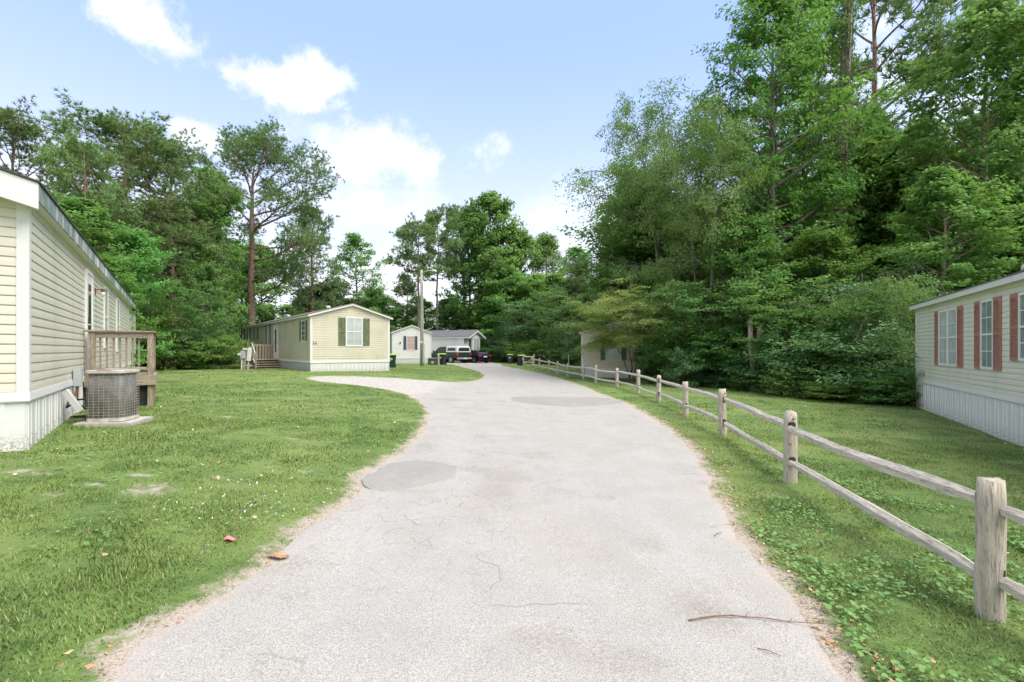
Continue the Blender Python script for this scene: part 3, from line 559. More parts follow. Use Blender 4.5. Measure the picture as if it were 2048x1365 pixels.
    for yy, sy in ((yo0, 1), (yo1 - .025, 1)):
        b = MB()
        for s, xe in ((-1, x0 - over), (1, x1 + over)):
            ze2 = zt - sl * over
            b.add([(xe, yy, ze2 - rh), (xm, yy, zt + rz - rh), (xm, yy, zt + rz - .002), (xe, yy, ze2 - .002), (xe, yy + .025, ze2 - rh), (xm, yy + .025, zt + rz - rh), (xm, yy + .025, zt + rz - .002), (xe, yy + .025, ze2 - .002)], [(0, 1, 2, 3), (7, 6, 5, 4), (0, 4, 5, 1), (3, 2, 6, 7), (0, 3, 7, 4)])
        b.build('rake_board', 'trim_white', e)
    b = MB()
    for s, xe in ((-1, x0 - over), (1, x1 + over)):   # soffit under the front overhang
        ze2 = zt - sl * over - rh + .02; zz = zt + rz - rh + .02
        b.add([(xe - s * .02, yo0 + .026, ze2), (xm, yo0 + .026, zz), (xm, .0, zz), (xe - s * .02, .0, ze2)], [(0, 1, 2, 3)])
    b.build('soffit', 'trim_white', e)
    return e, frames, ze, zt
def vent(e, x, y, z, r=.1, h=.25):
    b = MB(); b.tube([(x, y, z - .15), (x, y, z + h)], r, 12); b.tube([(x, y, z + h), (x, y, z + h + .04), (x, y, z + h + .12), (x, y, z + h + .15)], [r * 1.5, r * 1.5, r * 1.4, r * .4], 12); return b.build('roof_vent', 'metal_grey', e, True)
WH = 2.28
# near left home: the corner nearest the camera is local (0, 0); the gable runs to local -x
HL, FR, ZE, ZT = house('mobile_home', 'cream home at the left edge with green algae along its fascia', (-5.77, 5.75, .45), (-.575, .818), (-4.27, 0), 20.4, .65, WH, .62, 'siding_cream', 'shingle_black', .112, .14, ('gable', 'right'), 'fascia_algae', .41, True, .20, .25, .30)
WR_, UL = FR['right']
door(HL, WR_, 4.62, .70, .78, 1.98)
window(HL, WR_, 7.75, 1.25, .72, 1.45, 1, 1); window(HL, WR_, 11.05, 1.15, .85, 1.55, 1, 1)
b = MB(); b.box(6.0, 6.12, -.03, 0, 2.38, 2.52); b.tube([(6.06, -.03, 2.48), (6.06, -.15, 2.49)], .014, 8); b.tube([(6.06, -.15, 2.51), (6.06, -.15, 2.435)], .036, 10); o = b.build('wall_lamp', 'rust', HL, mat4=WR_)
b = MB(); b.tube([(6.06, -.15, 2.435), (6.06, -.15, 2.41), (6.06, -.15, 2.36), (6.06, -.15, 2.34)], [.03, .042, .036, .012], 10); b.build('lamp_glass', 'lamp_glass', o, True)
window(HL, FR['gable'][0], 1.6, 1.35, .9, 1.3)
b = MB(); b.box(3.02, 3.20, -.14, -.03, .52, .82); o = b.build('disconnect_box', 'metal_grey', HL, mat4=WR_, bevel=.008); b = MB(); b.tube([(3.08, -.08, .52), (3.07, -.07, .42), (3.03, -.04, .34)], .02, 8); b.tube([(3.14, -.08, .52), (3.15, -.07, .2)], .014, 8); b.build('conduit', 'rust', o)
# far left home, number 26
H26, F26, ZE6, ZT6 = house('mobile_home', 'pale yellow home with olive shutters and the number 26 beside its front corner', (-10.15, 24.36, .54), (-.617, .787), (0, 4.2), 18.8, .50, WH, .62, 'siding_yellow', 'shingle_tan', .114, .16, ('gable', 'left'), 'trim_white', .41, False, .10)
G6 = F26['gable'][0]; S6, U6 = F26['left']
window(H26, G6, 1.82, 1.30, .80, 1.42, 2, 2); shutter(H26, G6, 1.38, 1.28, .37, 1.46, 'shutter_olive', True); shutter(H26, G6, 2.69, 1.28, .37, 1.46, 'shutter_olive', True)
def tpx(px, org=(-10.15, 24.36), d=(-.617, .787)):   # distance along a wall at which it crosses the sight line through px
    k = (px - CX) / F; return (k * org[1] - org[0]) / (d[0] - k * d[1])
def side_item(fn, pxa, pxb, z, h, **k):
    a, c = tpx(pxa), tpx(pxb); a, c = min(a, c), max(a, c); return fn(H26, S6, U6 - c, z, c - a, h, **k)
for (a, c, z, h, cols) in ((604.5, 611, 1.55, 1.0, 2), (535.5, 539.5, 1.35, 1.45, 1), (511.5, 515, 1.85, .72, 1), (497.5, 499.5, 1.2, 1.45, 1), (485.5, 488.5, 1.2, 1.45, 1)):
    side_item(window, a, c, z, h, cols=cols, rows=2, curtain=None if cols == 2 else 'curtain'); ta, tc_ = tpx(a), tpx(c); ta, tc_ = min(ta, tc_), max(ta, tc_)
    for u in (U6 - ta + .09, U6 - tc_ - .09 - .33): shutter(H26, S6, u, z - .03, .33, h + .06, 'shutter_olive')
ta, tc_ = tpx(556), tpx(549.5); DT = min(ta, tc_); door(H26, S6, U6 - DT - .85, .55, .80, 1.98)
vent(H26, 1.5, 2.0, ZT6 + .62 * 1.5 / 2.1 + .02, .085, .02); vent(H26, 1.2, 9.5, ZT6 + .62 * 1.2 / 2.1 + .02, .085, .02)
# house number, built as strokes
b = MB()
def strokes(b, x, z, s, segs, y=-.022, w=.014):
    for (a0, c0, a1, c1) in segs: b.tube([(x + a0 * s, y, z + c0 * s), (x + a1 * s, y, z + c1 * s)], w, 4)
strokes(b, .10, 1.34, .13, [(0, .85, .15, 1), (.15, 1, .45, 1), (.45, 1, .6, .8), (.6, .8, 0, 0), (0, 0, .6, 0)]); strokes(b, .22, 1.34, .13, [(.5, 1, .15, .8), (.15, .8, 0, .3), (0, .3, .1, 0), (.1, 0, .5, 0), (.5, 0, .6, .3), (.6, .3, .45, .5), (.45, .5, .05, .4)])
b.build('house_number', 'number_brown', H26, mat4=G6)
# white home behind it
HW, FW, ZEW, ZTW = house('mobile_home', 'white home with navy shutters and a pinkish window behind the utility pole', (-11.1, 44.8, .40), (-.34, 1), (0, 3.6), 13, .48, WH, .66, 'siding_white', 'shingle_brown', .12, .14, ('gable',), 'trim_white', .41, False, .12)
GW = FW['gable'][0]
window(HW, GW, 1.37, 1.22, .66, 1.22, 2, 2, curtain='curtain_pink'); shutter(HW, GW, 1.02, 1.2, .26, 1.28, 'shutter_navy'); shutter(HW, GW, 2.05, 1.2, .26, 1.28, 'shutter_navy')
for u in (.72, 2.75):
    b = MB(); b.box(u - .04, u + .04, -.03, 0, 1.75, 1.95); b.tube([(u, -.08, 1.94), (u, -.08, 1.9), (u, -.08, 1.8)], [.03, .065, .045], 6); b.build('wall_lamp', 'dark_inside', HW, mat4=GW)
# white home with porch bay behind the pickup
HB, FB, ZEB, ZTB = house('mobile_home', 'white home with grey roof and bay window porch behind the parked pickup', (-5.45, 55.0, .32), (-.93, .37), (0, 4.2), 15, .5, 2.15, .80, 'siding_white', 'shingle_grey', .12, .16, ('gable', 'left'), 'trim_white', .41, False, .16, .75, .24)
GB = FB['gable'][0]
b = MB(); bp = [(.42, .03), (1.18, -.5), (3.02, -.5), (3.78, .03)]; zb, zt_ = .42, 3.12
b.add([(x, y, z) for z in (zb, zt_ - .45) for x, y in bp] + [(1.18, -.5, zt_ - .28), (3.02, -.5, zt_ - .28), (2.1, -.5, zt_ + .12), (2.1, .03, zt_ + .12)], [(0, 1, 5, 4), (1, 2, 6, 5), (2, 3, 7, 6), (4, 5, 8), (5, 6, 9, 10, 8), (7, 9, 6), (8, 10, 11, 4), (10, 9, 7, 11)])
b.build('bay', 'siding_white', HB, mat4=GB)
b = MB(); b.box(1.13, 1.23, -.53, -.47, .35, zt_ - .2); b.box(2.97, 3.07, -.53, -.47, .35, zt_ - .2); b.build('corner_trim', 'trim_white', HB, mat4=GB)
BM = GB @ Matrix.Translation((0, -.5, 0)); window(HB, BM, 1.42, .90, 1.36, 1.72, 1, 1, double=True)
shutter(HB, GB @ RotM(((.82, -.572, 0), (.572, .82, 0), (0, 0, 1)), (.42, .03, 0)), .42, .9, .34, 1.75, 'shutter_navy'); shutter(HB, GB @ RotM(((.82, .572, 0), (-.572, .82, 0), (0, 0, 1)), (3.02, -.5, 0)), .18, .9, .34, 1.75, 'shutter_navy')
b = MB(); b.add([(x, y - .02, z) for z in (-.1, .42) for x, y in bp], [(0, 1, 5, 4), (1, 2, 6, 5), (2, 3, 7, 6), (4, 5, 6, 7)]); b.build('bay_skirt', 'trim_white', HB, mat4=GB)
for (o_, x, y, z) in ((HB, 1.4, 5.5, ZTB + .55), (HW, 2.6, 2.0, ZTW + .42)): b = MB(); b.box(x - .2, x + .2, y - .2, y + .2, z - .1, z + .12); b.build('roof_vent', 'orange_cap', o_, bevel=.03)
# beige home on the right, half hidden
HE, FE, ZEE, ZTE = house('mobile_home', 'beige home with faded teal shutters half hidden behind the olive green shrub', (4.53, 31.5, -.30), (.175, 1), (0, 4.27), 14, .70, WH, .6, 'siding_beige', 'shingle_grey', .114, .16, ('gable',), 'trim_white', .41, False, .10)
GE = FE['gable'][0]
window(HE, GE, 1.60, 1.25, .86, 1.38, 1, 1); shutter(HE, GE, 1.22, 1.22, .30, 1.44, 'shutter_teal', True); shutter(HE, GE, 2.54, 1.22, .30, 1.44, 'shutter_teal', True)
# right home
RD = Vector((.4678, .8838)); RL = 14.0; RO = Vector((13.3, 15.9)) - RD * RL
HR, FRR, ZER, ZTR = house('mobile_home', 'pale green sided home at the right edge with rose red louvered shutters', (RO.x, RO.y, -.28), RD, (0, 4.27), RL, .95, WH, .55, 'siding_green', 'shingle_grey', .114, .15, ('left',), 'trim_white', .41, True, .13)
SR, UR = FRR['left']
def trx(px): k = (px - CX) / F; t = (13.3 - k * 15.9) / (RD.x - k * RD.y); return t     # distance from the far corner towards the camera
for (wa, wb, dbl, zb, hh) in ((1881.5, 1916.5, True, 1.50, 1.42), (1967, 1989, False, 1.50, 1.44), (2045, 2072, False, 1.72, 1.2)):
    ta, tb = trx(wa), trx(wb); window(HR, SR, ta, zb, tb - ta, hh, 2, 2, 2, 'curtain' if dbl else 'curtain_reflection', double=dbl, trimw=.05)
    for u in (ta - .055 - .37, tb + .055): shutter(HR, SR, u, zb - .06, .37, hh + .12, 'shutter_rose', True, True)
vent(HR, 1.2, 9.6, ZTR + .3, .12, .12)
print('houses', round(time.time() - T0, 1))
# ------------------------------------------------------------------ fence
rnd = random.Random(4)
def rough_post(w, d, h, seed, lean=(0, 0), tip=True):
    b = MB(); n = 8; lv = 9; vs, fs = [], []
    for i in range(lv + 1):
        t = i / lv; z = -.25 + (h + .25) * t
        for j in range(n):
            a = 2 * math.pi * (j + .5) / n; sx, sy = math.cos(a), math.sin(a); k = 1 / max(abs(sx), abs(sy)); k = 1 + (k - 1) * .95
            r = 1 + .16 * noise.noise(Vector((seed * 3.7 + sx, sy, t * 3))) + .09 * noise.noise(Vector((seed + sx * 2, sy * 2, t * 9))) - (.10 if i == lv else 0) + .10 * (1 - t) * .4
            vs.append((sx * k * r * w / 2 * .93 + lean[0] * t * h, sy * k * r * d / 2 * .93 + lean[1] * t * h, z + (.035 * noise.noise(Vector((sx * 3, sy * 3, seed))) if i == lv else 0)))
    for i in range(lv):
        for j in range(n): fs.append((i * n + j, i * n + (j + 1) % n, (i + 1) * n + (j + 1) % n, (i + 1) * n + j))
    fs.append(tuple(range(lv * n, lv * n + n))); b.add(vs, fs); return b
def rail(a, c, seed, hh=.098, ww=.052):
    a, c = Vector(a), Vector(c); d = (c - a); L = d.length; k = 12; b = MB(); side = d.cross(Vector((0, 0, 1))).normalized(); vs, fs = [], []; n = 6
    sag = rnd.uniform(-.035, .03); bend = rnd.uniform(-.02, .02)
    for i in range(k + 1):
        t = i / k; p = a + d * t + Vector((0, 0, -4 * sag * t * (1 - t) + .016 * noise.noise(Vector((seed, t * 5, 0))))) + side * (bend * math.sin(math.pi * t) + .008 * noise.noise(Vector((seed, t * 4, 5))))
        e = min(1, min(t, 1 - t) / .10); s = .62 + .38 * e; hz_ = hh * s * (1 + .18 * noise.noise(Vector((seed * 2, t * 5, 2)))); wz = ww * s * (1 + .16 * noise.noise(Vector((seed * 5, t * 4, 8))))
        for (y, z) in ((-.5, -.42), (.35, -.5), (.55, -.05), (.25, .42), (-.1, .5), (-.55, .12)):
            vs.append(p + side * y * wz * 1.3 + Vector((0, 0, z * hz_)) + side * .006 * noise.noise(Vector((seed + y, z, t * 14))))
    for i in range(k):
        for j in range(n): fs.append((i * n + j, i * n + (j + 1) % n, (i + 1) * n + (j + 1) % n, (i + 1) * n + j))
    fs += [tuple(range(n - 1, -1, -1)), tuple(range(k * n, k * n + n))]; b.add(vs, fs); b.org = a; return b
def localised(b, name, mat, parent, org, rot=None, smooth=False):
    """the mesh is kept in its own frame so that grain follows the piece"""
    M4 = Matrix.Translation(org) @ (rot.to_matrix().to_4x4() if rot else Matrix()); inv = M4.inverted(); b.v = [tuple(inv @ Vector(v)) for v in b.v]
    return b.build(name, mat, parent, smooth, M4)
FP = [(2330, 1.70), (1980, None), (1580, None), (1446, None), (1371, None), (1317, None), (1276, None), (1234, None), (1191, None), (1167, None), (1136, None), (1116, None), (1098, None), (1079, None), (1064, None)]
fy = {1980: 3.04, 1580: 6.14, 1446: 9.75, 1371: 12.95, 1317: 16.1, 1276: 19.4, 1234: 22.7, 1191: 25.5, 1167: 28.3, 1136: 31.2, 1116: 33.8, 1098: 36.6, 1079: 39.8, 1064: 44.5}
pos = [Vector((2.75, .05, h1(2.75, .05)))] + [P(px, fy[px]) for px, _ in FP[1:]]
fence = empty('rail_fence', pos[1]); tag(fence, 'long weathered split rail fence running along the right side of the lane', 'fence')
bpy.context.view_layer.update()
finv = Matrix.Translation(-pos[1]); FH = .92
for i, p in enumerate(pos):
    w, d = (.165, .13) if i < 3 else (.15, .115); h = FH * (.955 if i == 1 else rnd.uniform(.95, 1.04)); q = p - pos[1]
    b = rough_post(w, d, h, i + 1.3, (rnd.uniform(-.03, .03), rnd.uniform(-.03, .03)) if i not in (8, 9) else (.05, 0)); nxt = pos[min(i + 1, len(pos) - 1)]; prv = pos[max(i - 1, 0)]; dr = (nxt - prv)
    Mx = Matrix.Translation(q) @ Matrix.Rotation(math.atan2(dr.y, dr.x) - math.pi / 2 + .15, 4, 'Z'); o = b.build('post', 'fence_post_wood', fence, True, Mx)
    if i < 7:   # dark blocks painted as the shade in the mortise holes for the rails
        for z in (.24, .68): b = MB(); b.box(-.038, .038, -d / 2 - .006, d / 2 + .006, z - .015, z + .105); b.build('mortise_shade', 'dark_inside', o, bevel=.012)
        for kx, kz in ((w * .12, h * .91), (-w * .15, h * .56)): b = MB(); b.tube([(kx, -d / 2 + .02, kz), (kx, -d / 2 + .001, kz), (kx, -d / 2 + .001, kz)], [.016, .014, .005], 8); b.build('knot', 'twig', o, True)
for i in range(len(pos) - 1):
    a, c = pos[i] - pos[1], pos[i + 1] - pos[1]; side = (c - a).cross(Vector((0, 0, 1))).normalized()
    for z in (.27, .72):
        if i == 13: z0, z1 = (.27, .2) if z < .5 else (.72, .7)
        else: z0 = z1 = z
        o1, o2 = side * .018 * (-1) ** i, side * .018 * (-1) ** (i + 1)
        za = z0 + rnd.uniform(-.02, .02) + (.03 if i == 1 and z > .5 else 0); zb = z1 + rnd.uniform(-.02, .02)
        A = a + o1 + Vector((0, 0, za)) - (c - a).normalized() * .03; C = c + o1 + Vector((0, 0, zb)) + (c - a).normalized() * .03
        b = rail(A, C, i * 3.1 + z * 10); localised(b, 'rail', 'fence_rail_wood', fence, A, (C - A).to_track_quat('X', 'Z'))
# the far end of the fence turns a corner towards the road: its own short panel with braces
g0, g1, g2 = P(1047, 46.5), P(1064, 44.5), P(1068, 46.0)
gate = empty('fence_corner', g0); tag(gate, 'short far end fence panel with slanting braces beside the dark bin', 'fence')
for k, g in enumerate((g0, g2)): b = rough_post(.15, .12, 1.12, 40 + k); b.build('post', 'fence_post_wood', gate, True, Matrix.Translation(g - g0))
for (a, c) in ((g0 + Vector((0, 0, .9)), g2 + Vector((0, 0, .92))), (g0 + Vector((.05, 0, .12)), g1 + Vector((0, 0, .78))), (g0 + Vector((0, 0, .38)), g2 + Vector((0, 0, .35)))):
    b = rail(a - g0, c - g0, 77, .10, .06); localised(b, 'rail', 'fence_rail_wood', gate, a - g0, (c - a).to_track_quat('X', 'Z'))
p = P(1136, 31.6); b = MB(); b.tube([(0, 0, -.2), (.01, 0, .7), (0, .01, 1.45)], [.035, .03, .028], 6); o = b.build('stake', 'fence_post_wood'); o.location = p + Vector((.05, .1, 0)); tag(o, 'thin tall wooden stake standing up behind a fence post', 'stake')
# ------------------------------------------------------------------ porch of the near home (local frame of its right wall)
LM = Matrix.Translation(Vector((-5.77, 5.75, .45))) @ Matrix.Rotation(math.atan2(.818, -.575) - math.pi / 2, 4, 'Z')
porch = bpy.data.objects.new('wooden_porch', None); COL.objects.link(porch); porch.matrix_world = LM; tag(porch, 'weathered wooden porch with railing at the door of the left home', 'porch')
DY0, DY1, DX = 4.32, 5.85, 1.10; DZ = .60
def pbox(name, x0, x1, y0, y1, z0, z1, mat, bev=.006, parent=porch):
    c = Vector(((x0 + x1) / 2, (y0 + y1) / 2, (z0 + z1) / 2)); b = MB(); b.box(x0 - c.x, x1 - c.x, y0 - c.y, y1 - c.y, z0 - c.z, z1 - c.z); return b.build(name, mat, parent, mat4=Matrix.Translation(c), bevel=bev)
for (x, y) in ((.09, DY0), (DX - .1, DY0), (.09, DY1 - .1), (DX - .1, DY1 - .1)): pbox('post', x, x + .10, y, y + .10, -.12, 1.50 if not (x < .5 and y > 5) else .6, 'deck_wood_v')
n = 10
for i in range(n): a = DY0 - .02 + (DY1 - DY0 + .04) * i / n; pbox('deck_board', .02, DX + .04, a + .004, a + (DY1 - DY0 + .04) / n - .004, DZ, DZ + .032, 'deck_wood_h', .003)
pbox('rim_joist', .03, DX + .045, DY0 - .045, DY0 - .005, DZ - .17, DZ - .003, 'deck_wood_h'); pbox('rim_joist', DX + .008, DX + .046, DY0 - .004, DY1, DZ - .17, DZ - .003, 'deck_wood_h'); pbox('rim_joist', .03, DX, DY1 + .002, DY1 + .04, DZ - .17, DZ - .003, 'deck_wood_h')
pbox('handrail', -.0, DX + .03, DY0 - .03, DY0 + .12, 1.50, 1.535, 'deck_wood_h'); pbox('handrail', DX - .11, DX + .03, DY0 + .125, DY1 + .02, 1.50, 1.535, 'deck_wood_h')
pbox('top_rail', .19, DX - .10, DY0 + .02, DY0 + .058, 1.385, 1.495, 'deck_wood_h'); pbox('bottom_rail', .19, DX - .10, DY0 + .02, DY0 + .058, .73, .80, 'deck_wood_h')
pbox('top_rail', DX - .05, DX - .012, DY0 + .10, DY1 - .1, 1.385, 1.495, 'deck_wood_h'); pbox('bottom_rail', DX - .05, DX - .012, DY0 + .1, DY1 - .1, .73, .80, 'deck_wood_h')
for i in range(7): x = .245 + i * .1005; pbox('baluster', x, x + .03, DY0 + .06, DY0 + .09, .70, 1.46, 'deck_wood_v', .003)
for i in range(9): y = DY0 + .19 + i * .128; pbox('baluster', DX - .085, DX - .055, y, y + .03, .70, 1.46, 'deck_wood_v', .003)
pbox('under_deck_shade', .12, DX - .02, DY0 + .10, DY0 + .12, -.05, DZ - .18, 'dark_inside', 0); pbox('under_deck_shade', DX - .14, DX - .12, DY0 + .14, DY1 - .1, -.05, DZ - .18, 'dark_inside', 0)  # dark sheets standing in for the shade of the open space under the deck
for k in range(3): y = DY1 + .05 + k * .26; z = DZ - .19 * (k + 1); pbox('stair_tread', .12, DX - .1, y, y + .25, z, z + .035, 'deck_wood_h')
for x in (.10, DX - .1): b = MB(); b.prism([(DY1 + .045, DZ - .03), (DY1 + .045, DZ - .30), (DY1 + .80, -.08), (DY1 + .86, .08)], x - .04, x); b.build('stringer', 'deck_wood_h', porch)
# ------------------------------------------------------------------ air conditioner
aco = P(227, 7.75); ax_, ay_ = aco.x, aco.y; az_ = h1(ax_, ay_)
pad = MB().box(-.37, .40, -.36, .40, -.06, .065).build('concrete_pad', 'concrete', bevel=.012); pad.location = (ax_, ay_, az_ + .0); pad.rotation_euler = (0, .02, .25); tag(pad, 'low concrete pad under the air conditioner', 'pad')
ac = empty('air_conditioner', (ax_, ay_, az_ + .07), .22); ac.scale = (1, 1, 1.07); tag(ac, 'old square air conditioner unit with wire guard standing beside the porch', 'air conditioner')
def rsq(w, r, k=5):
    o = []
    for (cx, cy, a0) in ((w - r, w - r, 0), (-w + r, w - r, 90), (-w + r, -w + r, 180), (w - r, -w + r, 270)):
        for i in range(k + 1): a = math.radians(a0 + 90 * i / k); o.append((cx + r * math.cos(a), cy + r * math.sin(a)))
    return o
def rprism(w, r, z0, z1): pr = rsq(w, r); return MB().prism(pr, z0, z1, ax='z') if False else MB().add([(x, y, z) for z in (z0, z1) for x, y in pr], [tuple(range(len(pr)))[::-1], tuple(range(len(pr), 2 * len(pr)))] + [(i, (i + 1) % len(pr), (i + 1) % len(pr) + len(pr), i + len(pr)) for i in range(len(pr))])
AW = .262; rprism(AW - .03, .055, .05, .70).build('coil', 'coil', ac, True)
rprism(AW, .075, .0, .05).build('base_pan', 'ac_metal', ac)
b = rprism(AW + .012, .08, .70, .745); b.build('top_cover', 'ac_metal', ac, bevel=.006)
b = MB()
for r in (.08, .12, .16, .19, .22): b.tube([(r * math.cos(a), r * math.sin(a), .755 + .01 * (1 - r / .27)) for a in [2 * math.pi * i / 20 for i in range(21)]], .004, 4, cap=False)
for k in range(6): a = math.pi * k / 3; b.tube([(0, 0, .767), (.225 * math.cos(a), .225 * math.sin(a), .755)], .004, 4)
o = b.build('fan_grille', 'wire', ac); o['kind'] = 'stuff'
b = MB(); b.box(-.08, .10, -.27, -.24, .746, .75); b.build('rating_label', 'rust', ac)
b = MB(); pr = rsq(AW, .075); n = 17
for i in range(n): z = .055 + .64 * i / (n - 1); b.tube([(x, y, z) for x, y in pr + [pr[0]]], .0034, 4, cap=False)
for s in range(4):
    for k in range(7):
        t = (k + .5) / 7 * 2 - 1; t *= (AW - .02); x, y = ((t, -AW), (AW, t), (t, AW), (-AW, t))[s]
        if abs(t) > AW - .075: q = AW - .075 + .075 * math.cos(math.asin(min(1, (abs(t) - AW + .075) / .075))); x, y = ((t, -q), (q, t), (t, q), (-q, t))[s]
        b.tube([(x, y, .05), (x, y, .70)], .0036, 4)
o = b.build('wire_guard', 'wire', ac); o['kind'] = 'stuff'; o['label'] = 'rusty wire guard around the dark coil'
wall_pt = lambda t, off, z: (LM @ Vector((off, t, z)))
b = MB(); b.tube([wall_pt(3.02, .05, .22), wall_pt(3.0, .25, .12), wall_pt(2.95, .45, .06), Vector((ax_ - .27, ay_ - .12, az_ + .2))], .026, 8); b.tube([wall_pt(2.75, .03, .02), wall_pt(2.8, .3, .02), Vector((ax_ - .3, ay_ - .15, az_ + .12))], .03, 8)
c0 = Vector((ax_ - .28, ay_ - .1, az_ + .42)); b.tube([c0, c0 + Vector((-.18, -.02, -.02)), c0 + Vector((-.33, -.05, -.14)), wall_pt(2.5, .06, .38)], .014, 8)
o = b.build('black_hoses', 'black_hose', None, True); o.name = 'cable_bundle'; tag(o, 'black insulated lines running from the wall to the air conditioner', 'cable')
A = wall_pt(2.05, .06, .52); C = Vector((ax_ - .30, ay_ - .25, az_ + .23)); b = MB(); d = (C - A); qm = Matrix.Translation(A) @ d.to_track_quat('X', 'Z').to_matrix().to_4x4(); b.box(0, d.length, -.02, .02, -.045, .045)
o = b.build('white_board', 'trim_white', None, bevel=.004); o.name = 'downspout'; o.matrix_world = qm; tag(o, 'white downspout piece sloping from the wall to the air conditioner', 'downspout')
# ------------------------------------------------------------------ steps of the yellow home
SM = Matrix.Translation(Vector((-10.15, 24.36, .54))) @ Matrix.Rotation(math.atan2(.787, -.617) - math.pi / 2, 4, 'Z')
st = bpy.data.objects.new('entry_steps', None); COL.objects.link(st); st.matrix_world = SM; tag(st, 'wooden landing with railing and wide steps at the yellow home door', 'steps')
y0, y1 = DT - .35, DT + 1.35; WX = 1.45
def sbox(name, x0, x1, a, c, z0, z1, mat='step_wood'): return pbox(name, -x1, -x0, a, c, z0 - .02, z1 - .02, mat, 0, st)
for i in range(9): w = WX / 9; sbox('deck_board', .03 + i * w, .025 + (i + 1) * w, y0, y1, .46, .50)
sbox('rim_joist', WX - .02, WX + .02, y0, y1, .32, .455); sbox('rim_joist', .05, WX - .03, y1 + .01, y1 + .05, .32, .455)
for k in range(3): z = .46 - .13 * (k + 1); sbox('stair_tread', .10, WX - .05, y0 - .27 * (k + 1), y0 - .27 * k - .01, z, z + .04); sbox('riser', .10, WX - .05, y0 - .27 * k - .008, y0 - .27 * k + .012, z - .10 if k == 2 else z - .085, z - .002, 'deck_wood_h')
for (x, y) in ((WX - .07, y0 + .0), (WX - .07, y1 - .1), (.05, y1 - .1)): sbox('post', x, x + .09, y, y + .09, -.1, 1.42)
sbox('post', WX - .05, WX + .03, y0 - .86, y0 - .77, -.1, .95)
sbox('top_rail', WX - .045, WX - .01, y0 + .1, y1 - .1, 1.33, 1.42); sbox('bottom_rail', WX - .045, WX - .01, y0 + .1, y1 - .1, .58, .65); sbox('top_rail', .14, WX - .08, y1 - .06, y1 - .02, 1.33, 1.42)
for i in range(9): y = y0 + .16 + i * (y1 - y0 - .32) / 8; sbox('baluster', WX - .075, WX - .048, y, y + .03, .56, 1.38)
for i in range(7): x = .2 + i * .17; sbox('baluster', x, x + .10, y1 - .09, y1 - .065, .50, 1.38)
b = MB(); b.prism([(y0 - .86, .80), (y0 - .86, .92), (y0 + .05, 1.45), (y0 + .05, 1.33)], -WX - .06, -WX - .02); b.build('handrail', 'white_clean', st); b = MB(); b.prism([(y0 - .86, .05), (y0 - .86, .16), (y0 + .05, .55), (y0 + .05, .44)], -WX - .0, -WX + .04); b.build('stringer', 'white_clean', st)
pt = SM @ Vector((-WX - .35, y0 - .5, 0)); b = MB(); rr = random.Random(2)
for k in range(3):
    r = .30 + .08 * k; pts = [pt + Vector((r * math.cos(a) * 1.3, r * math.sin(a), .03 + .05 * k + (.10 + .05 * k) * max(0, math.sin(a * (1 + .3 * k) + k)) ** 2)) for a in [2 * math.pi * i / 22 for i in range(20)]]; b.tube(pts, .014, 6)
o = b.build('garden_hose', 'hose_white', None, True); tag(o, 'tangled white garden hose on the grass before the steps', 'hose')
# utility pedestals left of the steps
def pedestal(px, Y, lean, label, two):
    p = P(px, Y); e = empty('meter_post', p); e.rotation_euler = (0, lean, 0); tag(e, label, 'meter post', 'utility posts beside the yellow home steps')
    if two: MB().box(-.05, .05, .03, .10, -.2, 1.05).build('post', 'pole_wood', e); MB().tube([(-.10, -.02, -.2), (-.10, -.02, .62)], .035, 8).build('conduit', 'white_clean', e); MB().box(-.17, .03, -.09, .03, .60, 1.02).build('meter_box', 'metal_grey', e, bevel=.01); MB().tube([(-.22, -.06, .82), (-.22, -.14, .82)], .07, 12).build('meter_glass', 'lamp_glass', e); MB().box(-.1, .12, -.06, .08, 1.06, 1.16).build('cap', 'white_clean', e, bevel=.03)
    else: MB().tube([(0, 0, -.2), (0, 0, .5)], .035, 8).build('conduit', 'metal_grey', e); MB().box(-.09, .09, -.06, .06, .48, 1.18).build('meter_box', 'white_clean', e, bevel=.012); MB().tube([(-.02, 0, 1.1), (0, .03, 1.2)], .03, 6).build('cap', 'white_clean', e)
pedestal(487, 26.0, .05, 'meter box on a wooden post, left of two utility posts by the steps', True); pedestal(495.5, 25.6, .09, 'tall white box on a grey pipe, leaning beside the meter post', False)
